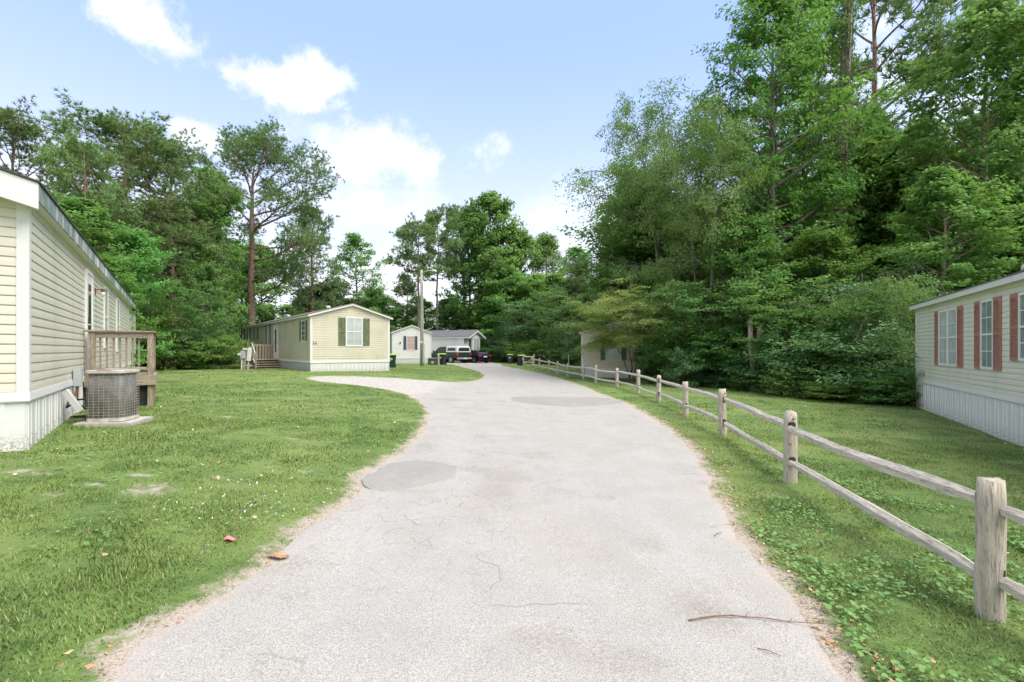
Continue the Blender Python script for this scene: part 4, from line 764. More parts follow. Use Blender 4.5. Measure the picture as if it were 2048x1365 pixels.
# ------------------------------------------------------------------ bins
def bin_cart(px, Y, yaw, col, label, group='lime lidded rubbish bins beside the lane', s=1.0, z=None):
    p = P(px, Y)
    if z is not None: p.z = z
    e = empty('wheelie_bin', p, yaw); e.scale = (s, s, s); tag(e, label, 'bin', group); b = MB()
    L = [(.235, .27, .0), (.245, .28, .1), (.30, .34, .80), (.315, .355, .93)]; vs = []
    for (w, d, z_) in L:
        r = .05
        for (x, y) in ((w - r, d), (w, d - r), (w, -d + r), (w - r, -d), (-w + r, -d), (-w, -d + r), (-w, d - r), (-w + r, d)): vs.append((x, y, z_))
    fs = [(i * 8 + j, i * 8 + (j + 1) % 8, (i + 1) * 8 + (j + 1) % 8, (i + 1) * 8 + j) for i in range(3) for j in range(8)] + [tuple(range(7, -1, -1)), tuple(range(24, 32))]
    b.add(vs, fs); b.box(-.335, .335, -.375, .375, .90, .955); b.build('body', col, e)
    b = MB(); vs = []
    for (w, d, z_) in ((.34, .39, .957), (.335, .385, 1.0), (.27, .30, 1.05)):
        for (x, y) in ((w - .06, d), (w, d - .06), (w, -d + .06), (w - .06, -d), (-w + .06, -d), (-w, -d + .06), (-w, d - .06), (-w + .06, d)): vs.append((x, y, z_))
    b.add(vs, [(i * 8 + j, i * 8 + (j + 1) % 8, (i + 1) * 8 + (j + 1) % 8, (i + 1) * 8 + j) for i in range(2) for j in range(8)] + [tuple(range(7, -1, -1)), tuple(range(16, 24))]); b.build('lid', 'bin_lid', e)
    b = MB(); b.tube([(-.25, .42, .92), (.25, .42, .92)], .02, 8); b.box(-.27, -.23, .33, .42, .88, .93); b.box(.23, .27, .33, .42, .88, .93); b.build('handle', col, e)
    for sx in (-1, 1): MB().tube([(sx * .24, .30, .12), (sx * .30, .30, .12)], .13, 14).build('wheel', 'rubber', e)
    b = MB()
    for k in range(3):
        a = math.radians(90 + 120 * k); c = Vector((.0 + .055 * math.cos(a), 0, .66 + .055 * math.sin(a))); t = Vector((-math.sin(a), 0, math.cos(a))); nn = Vector((math.cos(a), 0, math.sin(a)))
        y = lambda v: (v.x, -.325 - (v.z - .6) * .09, v.z)
        b.add([y(c - t * .07 - nn * .02), y(c + t * .02 - nn * .02), y(c + t * .02 + nn * .02), y(c - t * .07 + nn * .02)], [(0, 1, 2, 3)]); b.add([y(c + t * .02 - nn * .045), y(c + t * .08), y(c + t * .02 + nn * .045)], [(0, 1, 2)])
    b.build('arrow_mark', 'mark_white', e); return e
bin_cart(783.5, 36.2, .15, 'bin_green', 'dark green bin with lime lid at the corner of the yellow home', s=.98)
bin_cart(884, 44.8, -.25, 'bin_dark', 'dark bin with lime lid in front of the green pickup')
bin_cart(1020, 52.5, -.05, 'bin_dark', 'slate blue bin with lime lid, left of the pair by the trees')
bin_cart(1043, 47.5, .35, 'bin_dark', 'black bin with lime lid beside the end of the fence')
# transformer box and bollard
p = P(866, 43.2); tb = empty('transformer_box', p, .05); tag(tb, 'squat dark green transformer box on the grass beside the utility pole', 'transformer'); MB().box(-.42, .42, -.35, .35, -.1, .52).build('cabinet', 'box_green', tb, bevel=.02); b = MB(); b.add([(-.45, -.38, .52), (.45, -.38, .52), (.45, .36, .62), (-.45, .36, .62), (-.45, -.38, .56), (.45, -.38, .56), (.45, .36, .66), (-.45, .36, .66)], [(0, 1, 2, 3), (4, 5, 6, 7), (0, 1, 5, 4), (1, 2, 6, 5), (2, 3, 7, 6), (3, 0, 4, 7)]); b.build('lid', 'box_green', tb); MB().box(-.12, .12, -.36, -.352, .15, .35).build('door', 'metal_grey', tb)
o = rough_post(.17, .15, .98, 91).build('wooden_bollard', 'fence_post_wood', None, True); o.location = P(877, 42.9); tag(o, 'short stout wooden post between transformer box and dark bin', 'post')
# utility pole with street lamp
p = P(843.5, 40.6); up = empty('utility_pole', p); tag(up, 'tall grey wooden utility pole with a street lamp arm near its top', 'utility pole')
b = MB(); b.tube([(0, 0, -.3), (.02, 0, 3), (0, 0, 6), (-.02, 0, 8.05)], [.155, .14, .12, .105], 12); b.build('pole', 'pole_wood', up, True)
b = MB(); b.tube([(.0, -.05, 7.75), (.25, -.1, 7.9), (.6, -.15, 7.98), (.9, -.2, 7.97)], .028, 8); A_ = b.build('lamp_arm', 'metal_grey', up, True); b = MB(); b.tube([(.85, -.19, 7.98), (1.0, -.21, 7.97), (1.2, -.24, 7.93), (1.3, -.25, 7.9)], [.05, .09, .09, .03], 10); b.build('lamp_head', 'white_clean', A_, True)
MB().box(.10, .26, -.22, -.08, .25, 1.85).build('metal_box', 'metal_grey', up, bevel=.02); MB().box(-.06, .08, -.24, -.15, 1.9, 2.1).build('number_plate', 'white_clean', up)
b = MB(); b.tube([(.18, -.13, 1.8), (.13, -.1, 4), (.11, -.08, 7.0)], .022, 6); b.build('conduit', 'metal_grey', up)
# ------------------------------------------------------------------ vehicles
def loft_body(sections, close=True):
    """sections: (x, [(y,z)...]) half outlines mirrored"""
    b = MB(); n = len(sections[0][1]); vs = []
    for x, pr in sections:
        for y, z in pr: vs.append((x, y, z))
        for y, z in reversed(pr): vs.append((x, -y, z))
    m2 = 2 * n; fs = []
    for i in range(len(sections) - 1):
        for j in range(m2): fs.append((i * m2 + j, i * m2 + (j + 1) % m2, (i + 1) * m2 + (j + 1) % m2, (i + 1) * m2 + j))
    fs += [tuple(range(m2 - 1, -1, -1)), tuple(range((len(sections) - 1) * m2, len(sections) * m2))]; b.add(vs, fs); return b
def wheel(par, x, y, r, w=.23):
    s = 1 if y > 0 else -1; pts = [(x, y - s * w / 2, r), (x, y - s * w / 2 + s * .02, r), (x, y + s * w / 2 - s * .02, r), (x, y + s * w / 2, r)]
    W = MB().tube(pts, [r * .9, r, r, r * .9], 20).build('wheel', 'rubber', par, True); R = MB(); R.tube([(x, y + s * (w / 2 - .03), r), (x, y + s * (w / 2 + .006), r)], [r * .62, r * .62], 16)
    R.build('rim', 'alloy', W); b = MB()
    for k in range(5): a = 2 * math.pi * k / 5; b.tube([(x + r * .38 * math.cos(a), y + s * (w / 2 - .0), r + r * .38 * math.sin(a)), (x + r * .38 * math.cos(a), y + s * (w / 2 + .012), r + r * .38 * math.sin(a))], r * .13, 6)
    b.build('rim_holes', 'dark_inside', W)
def quadp(name, pts, mat, par, th=.012):
    """a thin slab on four or more points"""
    pts = [Vector(p) for p in pts]; nn = (pts[1] - pts[0]).cross(pts[2] - pts[0]).normalized() * th; k = len(pts); b = MB(); b.add(pts + [p + nn for p in pts], [tuple(range(k)), tuple(range(2 * k - 1, k - 1, -1))] + [(i, (i + 1) % k, (i + 1) % k + k, i + k) for i in range(k)]); return b.build(name, mat, par)
def sec(w, zb, zt, t=.06): return [(w * .88, zb), (w, zb + .12), (w, zt - t), (w - t, zt)]
# pickup: local +x is forward, +y its left side
p = P(928, 52.0); tr = empty('pickup_truck', p, 0); hd = Vector((-.70, .714)); tr.rotation_euler = (0, 0, math.atan2(hd.y, hd.x)); tag(tr, 'dark green pickup truck with a white camper cap over its bed', 'pickup truck')
# origin at the rear left corner region: shift so that local (0, +.95) is that corner
TB = .42
b = loft_body([(-.02, sec(.93, .55, 1.20)), (.05, sec(.96, .50, 1.22)), (2.0, sec(.98, .42, 1.22)), (2.06, sec(.98, .40, 1.22)), (4.1, sec(.97, .40, 1.20)), (4.75, sec(.94, .42, 1.14)), (5.25, sec(.86, .46, 1.04)), (5.42, sec(.78, .52, .92))]); b.build('body', 'truck_green', tr, bevel=.02)
b = loft_body([(2.02, [(.94, 1.18), (.93, 1.25), (.80, 1.74), (.70, 1.77)]), (3.2, [(.94, 1.18), (.93, 1.25), (.79, 1.77), (.69, 1.80)]), (3.55, [(.94, 1.18), (.92, 1.25), (.77, 1.70), (.66, 1.73)]), (4.25, [(.92, 1.17), (.90, 1.19), (.86, 1.20), (.80, 1.21)])]); b.build('cab', 'truck_green', tr)
b = loft_body([(-.02, [(.92, 1.205), (.91, 1.30), (.80, 1.72), (.60, 1.80)]), (.10, [(.94, 1.205), (.93, 1.30), (.84, 1.80), (.62, 1.86)]), (1.98, [(.94, 1.205), (.93, 1.30), (.84, 1.80), (.62, 1.86)])]); cap = b.build('camper_cap', 'truck_cap', tr)
for s in (1, -1):
    quadp('side_window', [(.28, s * .925, 1.34), (1.78, s * .925, 1.34), (1.70, s * .868, 1.66), (.36, s * .868, 1.66)][::s], 'glass_dark', cap, .015)
    quadp('door_glass', [(2.95, s * .922, 1.28), (3.95, s * .905, 1.25), (3.55, s * .835, 1.64), (3.0, s * .835, 1.67)][::s], 'glass_dark', tr, .02); quadp('door_glass', [(2.15, s * .922, 1.28), (2.85, s * .922, 1.28), (2.88, s * .832, 1.66), (2.22, s * .835, 1.64)][::s], 'glass_dark', tr, .02)
    quadp('taillight', [(-.035, s * .97, .86), (.10, s * .985, .86), (.10, s * .985, 1.14), (-.035, s * .97, 1.14)][::s], 'lamp_red', tr, .015); b = MB(); b.box(-.05, -.01, min(s * .80, s * .95), max(s * .80, s * .95), .86, 1.14); b.build('taillight', 'lamp_red', tr)
    for x in (1.05, 4.45):   # wheel arch: dark well with a lip
        b = MB(); b.tube([(x, s * .90, TB - .03), (x, s * .986, TB - .03)], .47, 22); b.build('wheel_arch', 'dark_inside', tr)
        wheel(tr, x, s * .87, .385, .25)
    b = MB(); b.box(4.0, 4.16, min(s * .98, s * 1.16), max(s * .98, s * 1.16), 1.18, 1.38); b.build('side_mirror', 'truck_green', tr, bevel=.03); b = MB(); b.box(5.28, 5.40, min(s * .55, s * .80), max(s * .55, s * .80), .74, .92); b.build('headlight', 'lamp_glass', tr)
quadp('rear_window', [(-.012, -.78, 1.30), (-.012, .78, 1.30), (-.008, .70, 1.68), (-.008, -.70, 1.68)][::-1], 'glass_dark', cap, .02); quadp('windscreen', [(4.22, -.78, 1.23), (4.22, .78, 1.23), (3.58, .68, 1.70), (3.58, -.68, 1.70)], 'glass_dark', tr, .02)
b = MB(); b.box(-.20, .02, -.96, .96, .44, .62); b.build('rear_bumper', 'chrome', tr, bevel=.03); MB().box(-.215, -.203, -.18, .18, .47, .59).build('number_plate', 'plate', tr); MB().box(5.35, 5.5, -.88, .88, .40, .60).build('front_bumper', 'chrome', tr, bevel=.03); MB().box(-.045, -.018, -.14, .14, 1.02, 1.12).build('tailgate_handle', 'dark_inside', tr); MB().box(.3, 5.0, -.6, .6, .28, .45).build('underbody', 'dark_inside', tr)
# car
p = P(970, 53.2); cr = empty('parked_car', p, 0); hd = Vector((-.66, .75)); cr.rotation_euler = (0, 0, math.atan2(hd.y, hd.x)); tag(cr, 'dark navy hatchback car with red tail lights parked behind the pickup', 'car')
b = loft_body([(-.05, sec(.78, .34, .82, .08)), (.06, sec(.86, .26, .94, .08)), (.5, sec(.89, .22, .97, .08)), (3.0, sec(.90, .22, .93, .08)), (3.9, sec(.86, .24, .80, .1)), (4.25, sec(.72, .30, .66, .1))]); b.build('body', 'car_navy', cr, bevel=.03)
b = loft_body([(.12, [(.80, .92), (.78, .95), (.72, 1.0), (.62, 1.02)]), (.50, [(.84, .94), (.82, 1.0), (.66, 1.33), (.5, 1.37)]), (1.5, [(.85, .93), (.83, 1.0), (.66, 1.42), (.5, 1.46)]), (2.3, [(.85, .92), (.83, 1.0), (.65, 1.38), (.5, 1.42)]), (3.15, [(.82, .90), (.80, .92), (.76, .93), (.7, .94)])]); b.build('cabin', 'car_navy', cr)
quadp('rear_window', [(.13, -.62, 1.0), (.13, .62, 1.0), (.44, .54, 1.32), (.44, -.54, 1.32)][::-1], 'glass_dark', cr, .03)
for s in (1, -1):
    quadp('door_glass', [(.60, s * .80, 1.02), (2.75, s * .81, 1.0), (2.25, s * .69, 1.34), (.85, s * .69, 1.34)][::s], 'glass_dark', cr, .03); b = MB(); b.box(-.06, .16, min(s * .55, s * .88), max(s * .55, s * .88), .74, .90); b.build('taillight', 'lamp_red', cr, bevel=.03); b = MB(); b.box(-.07, .0, min(s * .45, s * .74), max(s * .45, s * .74), .40, .46); b.build('reflector', 'lamp_red', cr)
    for x in (.85, 3.45):
        b = MB(); b.tube([(x, s * .84, .34), (x, s * .908, .34)], .38, 20); b.build('wheel_arch', 'dark_inside', cr); wheel(cr, x, s * .81, .325, .21)
    b = MB(); b.box(2.5, 2.62, min(s * .88, s * 1.02), max(s * .88, s * 1.02), .95, 1.08); b.build('side_mirror', 'car_navy', cr, bevel=.03)
MB().box(-.085, -.055, -.24, .24, .66, .78).build('number_plate', 'plate', cr); MB().box(-.10, .05, -.80, .80, .30, .44).build('rear_bumper', 'car_navy', cr, bevel=.03); MB().box(.3, 4.0, -.6, .6, .17, .3).build('underbody', 'dark_inside', cr); MB().box(.30, .52, -.5, .5, 1.345, 1.385).build('spoiler', 'car_navy', cr, bevel=.015)
# ------------------------------------------------------------------ small things on the ground
b = MB(); tw = [at(*q) for q in [(1377, 1250), (1400, 1246), (1430, 1241), (1460, 1240), (1490, 1243), (1530, 1246), (1580, 1251), (1630, 1256), (1680, 1259), (1706, 1258)]]
for k, q in enumerate(tw): q.z += .020 + .006 * (k % 2)
b.tube(tw, [.0042, .004, .0038, .0036, .0034, .003, .0028, .0025, .002, .0015], 6)
for k in (1, 3, 4, 6): b.tube([tw[k], tw[k] + Vector((.03, .025 * (-1) ** k, .012))], [.003, .0015], 4)
for (a, c) in (((1330, 1298), (1345, 1297)), ((1515, 1305), (1560, 1322)), ((1426, 1077), (1445, 1071)), ((1561, 1265), (1580, 1264)), ((584, 1186), (600, 1191)), ((1230, 1390), (1240, 1395))):
    pass
o = b.build('fallen_branch', 'twig', None, True); tag(o, 'long thin brown stick lying across the right edge of the lane', 'stick')
for (a, c, lb) in (((1515, 1305), (1562, 1324), 'short pine twig lying on the lane nearest the camera'), ((1428, 1077), (1445, 1070), 'tiny curved twig lying on the lane near its right edge')):
    A, C = at(*a), at(*c); A.z += .02; C.z += .02; o = MB().tube([A, (A + C) / 2 + Vector((0, .012, .004)), C], [.003, .003, .0015], 5).build('twig', 'twig', None, True); tag(o, lb, 'twig')
def curled_leaf(px, py, L, W_, mat, label, yaw, curl=.03, lobes=True):
    p = at(px, py); b = MB(); n = 13; vs, fs = [], []
    for i in range(n):
        t = i / (n - 1); w = W_ * math.sin(math.pi * min(1, t * .96 + .03)) ** .7 * (1 - .38 * (i % 2) if lobes else 1); x = (t - .5) * L
        for s in (-1, -.5, 0, .5, 1): vs.append((x, s * w, curl * abs(s) ** 1.5 + curl * .6 * math.sin(t * 6) + .012 + (.004 if s == 0 else 0)))
    fs = [(i * 5 + j, i * 5 + j + 1, i * 5 + j + 6, i * 5 + j + 5) for i in range(n - 1) for j in range(4)]; b.add(vs, fs); b.tube([(-.5 * L, 0, .02), (-.68 * L, .01, .012)], [.002, .0015], 4); o = b.build('fallen_leaf', mat, None); o.location = p; o.rotation_euler = (0, 0, yaw); tag(o, label, 'leaf')
curled_leaf(557, 1118, .15, .045, 'brown_leaf', 'curled brown oak leaf lying on the left edge of the lane', .1, .014); curled_leaf(461, 1087, .085, .040, 'pink_leaf', 'bright pink leaf lying in the grass left of the lane', .5, .02, False)
print('objects', round(time.time() - T0, 1))
# ------------------------------------------------------------------ vegetation
RS = np.random.RandomState
def unit(v): return v / (np.linalg.norm(v, axis=-1, keepdims=True) + 1e-9)
def leaves_np(C, rad, n, size, seed, flat=.55, up=.8, out=None, outw=.4, aspect=.62, droop=0., jit=.35, lobes=False):
    """n leaves round each cluster centre C (m,3) with radii rad (m,)"""
    r = RS(seed); m = len(C); N = m * n; c = np.repeat(C, n, 0); rr = np.repeat(rad, n)
    d = unit(r.normal(size=(N, 3))) * (r.rand(N, 1) ** .45); d[:, 2] *= flat; p = c + d * rr[:, None]; p[:, 2] -= droop * (d[:, 0] ** 2 + d[:, 1] ** 2) * rr
    o = np.repeat(out, n, 0) if out is not None else np.zeros((N, 3))
    nrm = unit(np.array([0, 0, up]) + o * outw + r.normal(size=(N, 3)) * .42 + d * .25)
    ax = unit(np.cross(nrm, r.normal(size=(N, 3)))); ax = unit(ax + np.array([0, 0, -.35])); sd = unit(np.cross(nrm, ax))
    s = size * (1 - jit + 2 * jit * r.rand(N, 1)); w = s * aspect * .5
    base, tip = p - ax * s * .5, p + ax * s * .5; fold = nrm * s * .10
    if lobes:   # five-pointed outline
        P_ = [base, p - ax * s * .05 + sd * w * 1.25 - fold, p + ax * s * .12 + sd * w * .55, tip, p + ax * s * .12 - sd * w * .55, p - ax * s * .05 - sd * w * 1.25 - fold]
        V = np.stack(P_, 1).reshape(-1, 3); i = np.arange(N)[:, None] * 6; F_ = np.concatenate([i + np.array([[0, 1, 2, 2]]), i + np.array([[0, 2, 3, 4]]), i + np.array([[0, 4, 5, 5]])]); k = 6
        T = np.concatenate([i + [0, 1, 2], i + [0, 2, 3], i + [0, 3, 4], i + [0, 4, 5]])
    else:
        V = np.stack([base, p + sd * w - fold, tip, p - sd * w - fold], 1).reshape(-1, 3); i = np.arange(N)[:, None] * 4; T = np.concatenate([i + [0, 1, 2], i + [0, 2, 3]]); k = 4
    cv = np.repeat(r.rand(m), n) * .45 + r.rand(N) * .55
    return V, T, np.repeat(cv, k)
def tufts_np(C, D, n, L, w, seed):
    """pine needle tufts: n thin blades per tuft, fanned about direction D"""
    r = RS(seed); m = len(C); N = m * n; c = np.repeat(C, n, 0); dd = np.repeat(D, n, 0); d = unit(dd * .75 + r.normal(size=(N, 3)) * .62 + np.array([0, 0, .12]))
    l = L * (.7 + .5 * r.rand(N, 1)); s = unit(np.cross(d, r.normal(size=(N, 3)))) * w * .5; c = c - dd * r.rand(N, 1) * .12
    V = np.stack([c - s, c + s, c + d * l], 1).reshape(-1, 3); T = (np.arange(N)[:, None] * 3 + [0, 1, 2]); cv = np.repeat(r.rand(m), n) * .5 + r.rand(N) * .5
    return V, T, np.repeat(cv, 3)
def bend(p0, az, el, L, k, r, lift=0., wob=.12):
    pts = [Vector(p0)]; st = L / k
    for i in range(k):
        az += r.normal() * wob; el += lift / k + r.normal() * wob * .5
        pts.append(pts[-1] + Vector((math.cos(az) * math.cos(el), math.sin(az) * math.cos(el), math.sin(el))) * st)
    return pts, az, el
def prof_round(t): return math.sin(math.pi * min(1, .12 + t * .86)) ** .6
def prof_oval(t): return (math.sin(math.pi * (.18 + .80 * t))) ** .75
def prof_cone(t): return (1.0 - .82 * t) * min(1, .55 + t * 2.2)
def prof_vase(t): return min(1, .45 + .75 * t) * (1 - max(0, t - .72) / .28 * .55)
def tree_variant(seed, h=20, R=5, base=.2, nl=46, nsub=6, prof=prof_oval, leaf=.15, nleaf=16, crad=.55, el=(5, 62), lift=.35, trunk_r=.24, droop=.0, flat=.5, wander=.35, lobes=False, aspect=.62, up=.8, multi=1, tube_n=6, gaps=.12, twigs=3):
    r = RS(seed); wood = MB(); C, O, RR = [], [], []
    for tk in range(multi):
        az0 = 2 * math.pi * tk / multi + r.rand(); lean = .0 if multi == 1 else .18 + .12 * r.rand(); K = 12; tp = []; x = y = 0
        for i in range(K + 1):
            t = i / K; x += r.normal() * wander * .22; y += r.normal() * wander * .22; tp.append(Vector((x + math.cos(az0) * lean * t * h * .8, y + math.sin(az0) * lean * t * h * .8, t * h * .97)))
        tp[0] = Vector((tp[0].x * .2, tp[0].y * .2, -.4)); rad = [trunk_r / math.sqrt(multi) * ((1 - i / K) ** .8 * .92 + .05) * (1.35 if i == 0 else 1) for i in range(K + 1)]
        wood.tube(tp, rad, 9 if trunk_r > .12 else 6)
        def trunk_at(t): f = t * K; i = min(K - 1, int(f)); return tp[i].lerp(tp[i + 1], f - i), rad[i] + (rad[i + 1] - rad[i]) * (f - i)
        n_ = nl // multi
        for i in range(n_):
            s = (i + .5 * r.rand()) / n_; t = base + (1 - base) * s * .985; p, tr = trunk_at(t)
            if r.rand() < gaps: continue
            L = R * prof(s) * (.62 + .55 * r.rand()); az = i * 2.399 + r.normal() * .45; e = math.radians(el[0] + (el[1] - el[0]) * s ** 1.2 + r.normal() * 7)
            pts, a2, e2 = bend(p, az, e, L, 6, r, lift - droop * 1.1, .14); br = min(tr * .6, .022 * L + .012); wood.tube(pts, [br * (1 - .85 * k / 6) + .004 for k in range(7)], tube_n - 1, cap=False)
            o = Vector((math.cos(az), math.sin(az), .25 + s * .8)).normalized()
            for j in range(nsub):
                f = .22 + .78 * (j + r.rand() * .8) / nsub; q = f * 6; k = min(5, int(q)); sp = pts[k].lerp(pts[k + 1], q - k); sl = L * .40 * (1.15 - f * .55) + .25
                sa = az + (1 if j % 2 else -1) * (.45 + .5 * r.rand()); se = e2 * .5 + r.normal() * .22 - droop * .3
                ps, _, _ = bend(sp, sa, se, sl, 3, r, lift * .3 - droop, .2); wood.tube(ps, [br * .38 + .004, br * .26 + .003, .006, .003], 3, cap=False)
                for tw in range(twigs): C.append(ps[0].lerp(ps[3], .35 + .65 * (tw + .6) / twigs) if tw < twigs - 1 else ps[3]); O.append(o); RR.append(crad * (.65 + .6 * r.rand()))
            C.append(pts[6]); O.append(o); RR.append(crad * .9)
    V, T, cv = leaves_np(np.array(C), np.array(RR), nleaf, leaf, seed + 1, flat, up * .6, np.array(O), .75, aspect, droop * .9, lobes=lobes)
    return wood, V, T, cv
def pine_variant(seed, h=20, R=5, base=.45, nl=34, nsub=6, prof=prof_round, tl=.26, tw_=.022, needles=12, ntuft=7, el=(-5, 55), lift=.5, trunk_r=.3, wander=.3, clump=.5, gaps=.1, limbs=None):
    r = RS(seed); wood = MB(); C, D = [], []; K = 14; tp = []; x = y = 0
    for i in range(K + 1): t = i / K; x += r.normal() * wander * .18; y += r.normal() * wander * .18; tp.append(Vector((x, y, t * h * .97)))
    tp[0] = Vector((0, 0, -.5)); rad = [trunk_r * ((1 - i / K) ** .7 * .88 + .07) * (1.25 if i == 0 else 1) for i in range(K + 1)]; wood.tube(tp, rad, 12)
    def trunk_at(t): f = t * K; i = min(K - 1, int(f)); return tp[i].lerp(tp[i + 1], f - i), rad[i] + (rad[i + 1] - rad[i]) * (f - i)
    spec = limbs or []
    if not spec:
        for i in range(nl):
            s = (i + .5 * r.rand()) / nl
            if r.rand() < gaps: continue
            spec.append((base + (1 - base) * s * .98, i * 2.399 + r.normal() * .4, math.radians(el[0] + (el[1] - el[0]) * s ** 1.3 + r.normal() * 8), R * prof(s) * (.6 + .55 * r.rand())))
    for (t, az, e, L) in spec:
        p, tr = trunk_at(t); pts, a2, e2 = bend(p, az, e, L, 7, r, lift * (1 - t * .5), .17); br = min(tr * .55, .017 * L + .015); wood.tube(pts, [br * (1 - .82 * k / 7) + .006 for k in range(8)], 6, cap=False)
        ns = max(3, int(nsub * (.5 + L / R * .6)))
        for j in range(ns):
            f = .35 + .65 * (j + r.rand() * .7) / ns; q = f * 7; k = min(6, int(q)); sp = pts[k].lerp(pts[k + 1], q - k); sl = (L * .30 * (1.2 - f * .5) + .35); sa = az + (1 if j % 2 else -1) * (.5 + .6 * r.rand()); se = .15 + r.normal() * .25
            ps, sa2, _ = bend(sp, sa, se, sl, 3, r, .5, .22); wood.tube(ps, [br * .4 + .006, br * .28 + .004, .009, .005], 4, cap=False)
            for tw in range(ntuft):
                c = ps[1].lerp(ps[3], r.rand()) if r.rand() < .6 else ps[3]; dv = Vector((r.normal(), r.normal(), r.normal() * .45)); dv = dv.normalized() * clump * r.rand() ** .6; C.append(c + dv); dd = (dv.normalized() * .8 + Vector((math.cos(sa) * .5, math.sin(sa) * .5, .45))).normalized(); D.append(dd)
        for tw in range(ntuft): dv = Vector((r.normal(), r.normal(), r.normal() * .5)).normalized() * clump * r.rand() ** .6; C.append(pts[7] + dv); D.append((dv.normalized() + Vector((0, 0, .5))).normalized())
    V, T, cv = tufts_np(np.array(C), np.array(D), needles, tl, tw_, seed + 2); return wood, V, T, cv
NTRI = 0
def bake(name, data, bark_m, leaf_m):
    global NTRI
    wood, V, T, cv = data; wm = wood.mesh(name + '_wood', bark_m, True); cm = np_mesh(name + '_leaves', V, T, leaf_m, {'v': cv}); NTRI += len(T) + len(wood.f) * 2
    return {'wood': wm, 'crown': cm, 'h': max(V[:, 2].max(), 1e-3), 'R': np.percentile(np.hypot(V[:, 0], V[:, 1]), 97)}
def plant(var, x, y, h, rad=None, yaw=0, label='', group=None, cat='tree', name='tree', z=None, mats=None):
    k = h / var['h']; kr = k if rad is None else rad / var['R']; z = h1(x, y) if z is None else z
    e = empty(name, (x, y, z - .03), yaw); e.scale = (kr, kr, k); tag(e, label, cat, group)
    w = inst('trunk' if cat == 'tree' else 'stem', var['wood'], e); c = inst('crown' if cat == 'tree' else 'foliage', var['crown'], e)
    if mats:
        for o, mm in zip((w, c), mats):
            if mm: o.material_slots[0].link = 'OBJECT'; o.material_slots[0].material = MAT[mm]
    return e
def ht(top, Y, z): return 1.6 + (HY - top) * Y / F - z
def treepx(var, px, Y, top, halfw, label, name='tree', **k):
    """halfw: crown half width in pixels of the photograph"""
    q = P(px, Y); return plant(var, q.x, q.y, ht(top, Y, q.z), None if halfw is None else halfw * Y / F, k.pop('yaw', px * .37), label, name=name, **k)
# --- unique variants
V_ = {}
V_['gum'] = bake('sweetgum', tree_variant(11, 23, 5.6, .13, 84, 7, prof_oval, .20, 22, .66, (0, 60), .3, .30, lobes=True, aspect=.85, gaps=.1), 'bark_grey', 'leaf_sweetgum')
V_['tulip'] = bake('tulip', tree_variant(21, 20, 4.6, .10, 74, 7, prof_oval, .21, 18, .64, (5, 60), .3, .20, lobes=True, aspect=.9, gaps=.14, flat=.42), 'bark_pale', 'leaf_tulip')
V_['pecan'] = bake('pecan', tree_variant(31, 15, 5.2, .16, 54, 8, prof_vase, .20, 24, .62, (12, 60), .35, .22, droop=.55, aspect=.34, flat=.6, up=.5, gaps=.12, multi=2), 'bark_grey', 'leaf_pecan')
V_['round'] = bake('broadleaf', tree_variant(41, 10, 3.6, .05, 54, 6, prof_oval, .17, 22, .50, (0, 58), .3, .13, lobes=False, aspect=.7), 'bark_grey', 'leaf_sweetgum')
V_['under'] = bake('understory', tree_variant(51, 7, 3.2, .16, 40, 6, prof_vase, .15, 15, .46, (8, 40), .1, .09, multi=3, flat=.32, aspect=.6, gaps=.05), 'bark_grey', 'leaf_dark')
V_['bush'] = bake('bush', tree_variant(61, 3.2, 1.9, .03, 34, 5, prof_round, .11, 14, .36, (15, 60), .1, .05, multi=4, flat=.7, aspect=.55, gaps=0, tube_n=5), 'bark_dark', 'leaf_shrub')
V_['bush2'] = bake('bush', tree_variant(62, 2.6, 1.9, .03, 30, 5, prof_round, .15, 12, .36, (5, 60), .1, .05, multi=3, flat=.7, aspect=.42, gaps=0, tube_n=5), 'bark_dark', 'leaf_magnolia')
V_['arch'] = bake('arching_bush', tree_variant(63, 4.2, 3.0, .06, 46, 8, prof_vase, .095, 20, .30, (35, 62), -1.3, .06, multi=4, droop=.5, flat=.35, aspect=.5, gaps=0, tube_n=5), 'bark_grey', 'leaf_olive')
V_['olive'] = bake('olive_shrub', tree_variant(65, 5.6, 3.4, .56, 66, 9, prof_vase, .085, 26, .34, (8, 60), -.2, .07, multi=4, droop=.3, flat=.4, aspect=.5, gaps=.05, tube_n=5), 'bark_grey', 'leaf_olive')
V_['farA'] = bake('far_tree', tree_variant(71, 18, 4.6, .12, 50, 6, prof_oval, .31, 15, .85, (0, 60), .3, .22, aspect=.75, tube_n=5, gaps=.1), 'bark_grey', 'leaf_far')
V_['farB'] = bake('far_tree', tree_variant(72, 14, 4.4, .06, 46, 6, prof_round, .31, 15, .85, (0, 58), .3, .18, aspect=.7, tube_n=5, gaps=.1), 'bark_dark', 'leaf_far')
V_['farC'] = bake('far_tree', tree_variant(73, 20, 4.0, .25, 42, 6, prof_oval, .29, 14, .75, (5, 60), .3, .22, aspect=.7, tube_n=5, gaps=.22), 'bark_pale', 'leaf_tulip')
V_['cedar'] = bake('cedar', tree_variant(74, 12, 3.0, .03, 70, 5, prof_cone, .12, 22, .42, (5, 45), .4, .14, aspect=.3, up=.3, tube_n=5, gaps=0), 'bark_pine', 'cedar')
V_['pine'] = bake('pine', pine_variant(81, 19, 5.4, .30, 46, 8, prof_round, .29, .046, 15, 15, (0, 60), .5, .28, clump=.62), 'bark_pine', 'needles')
V_['pine2'] = bake('pine', pine_variant(82, 17, 3.6, .34, 34, 8, prof_round, .30, .05, 14, 12, (-5, 60), .5, .20, clump=.5, gaps=.15), 'bark_pine', 'needles')
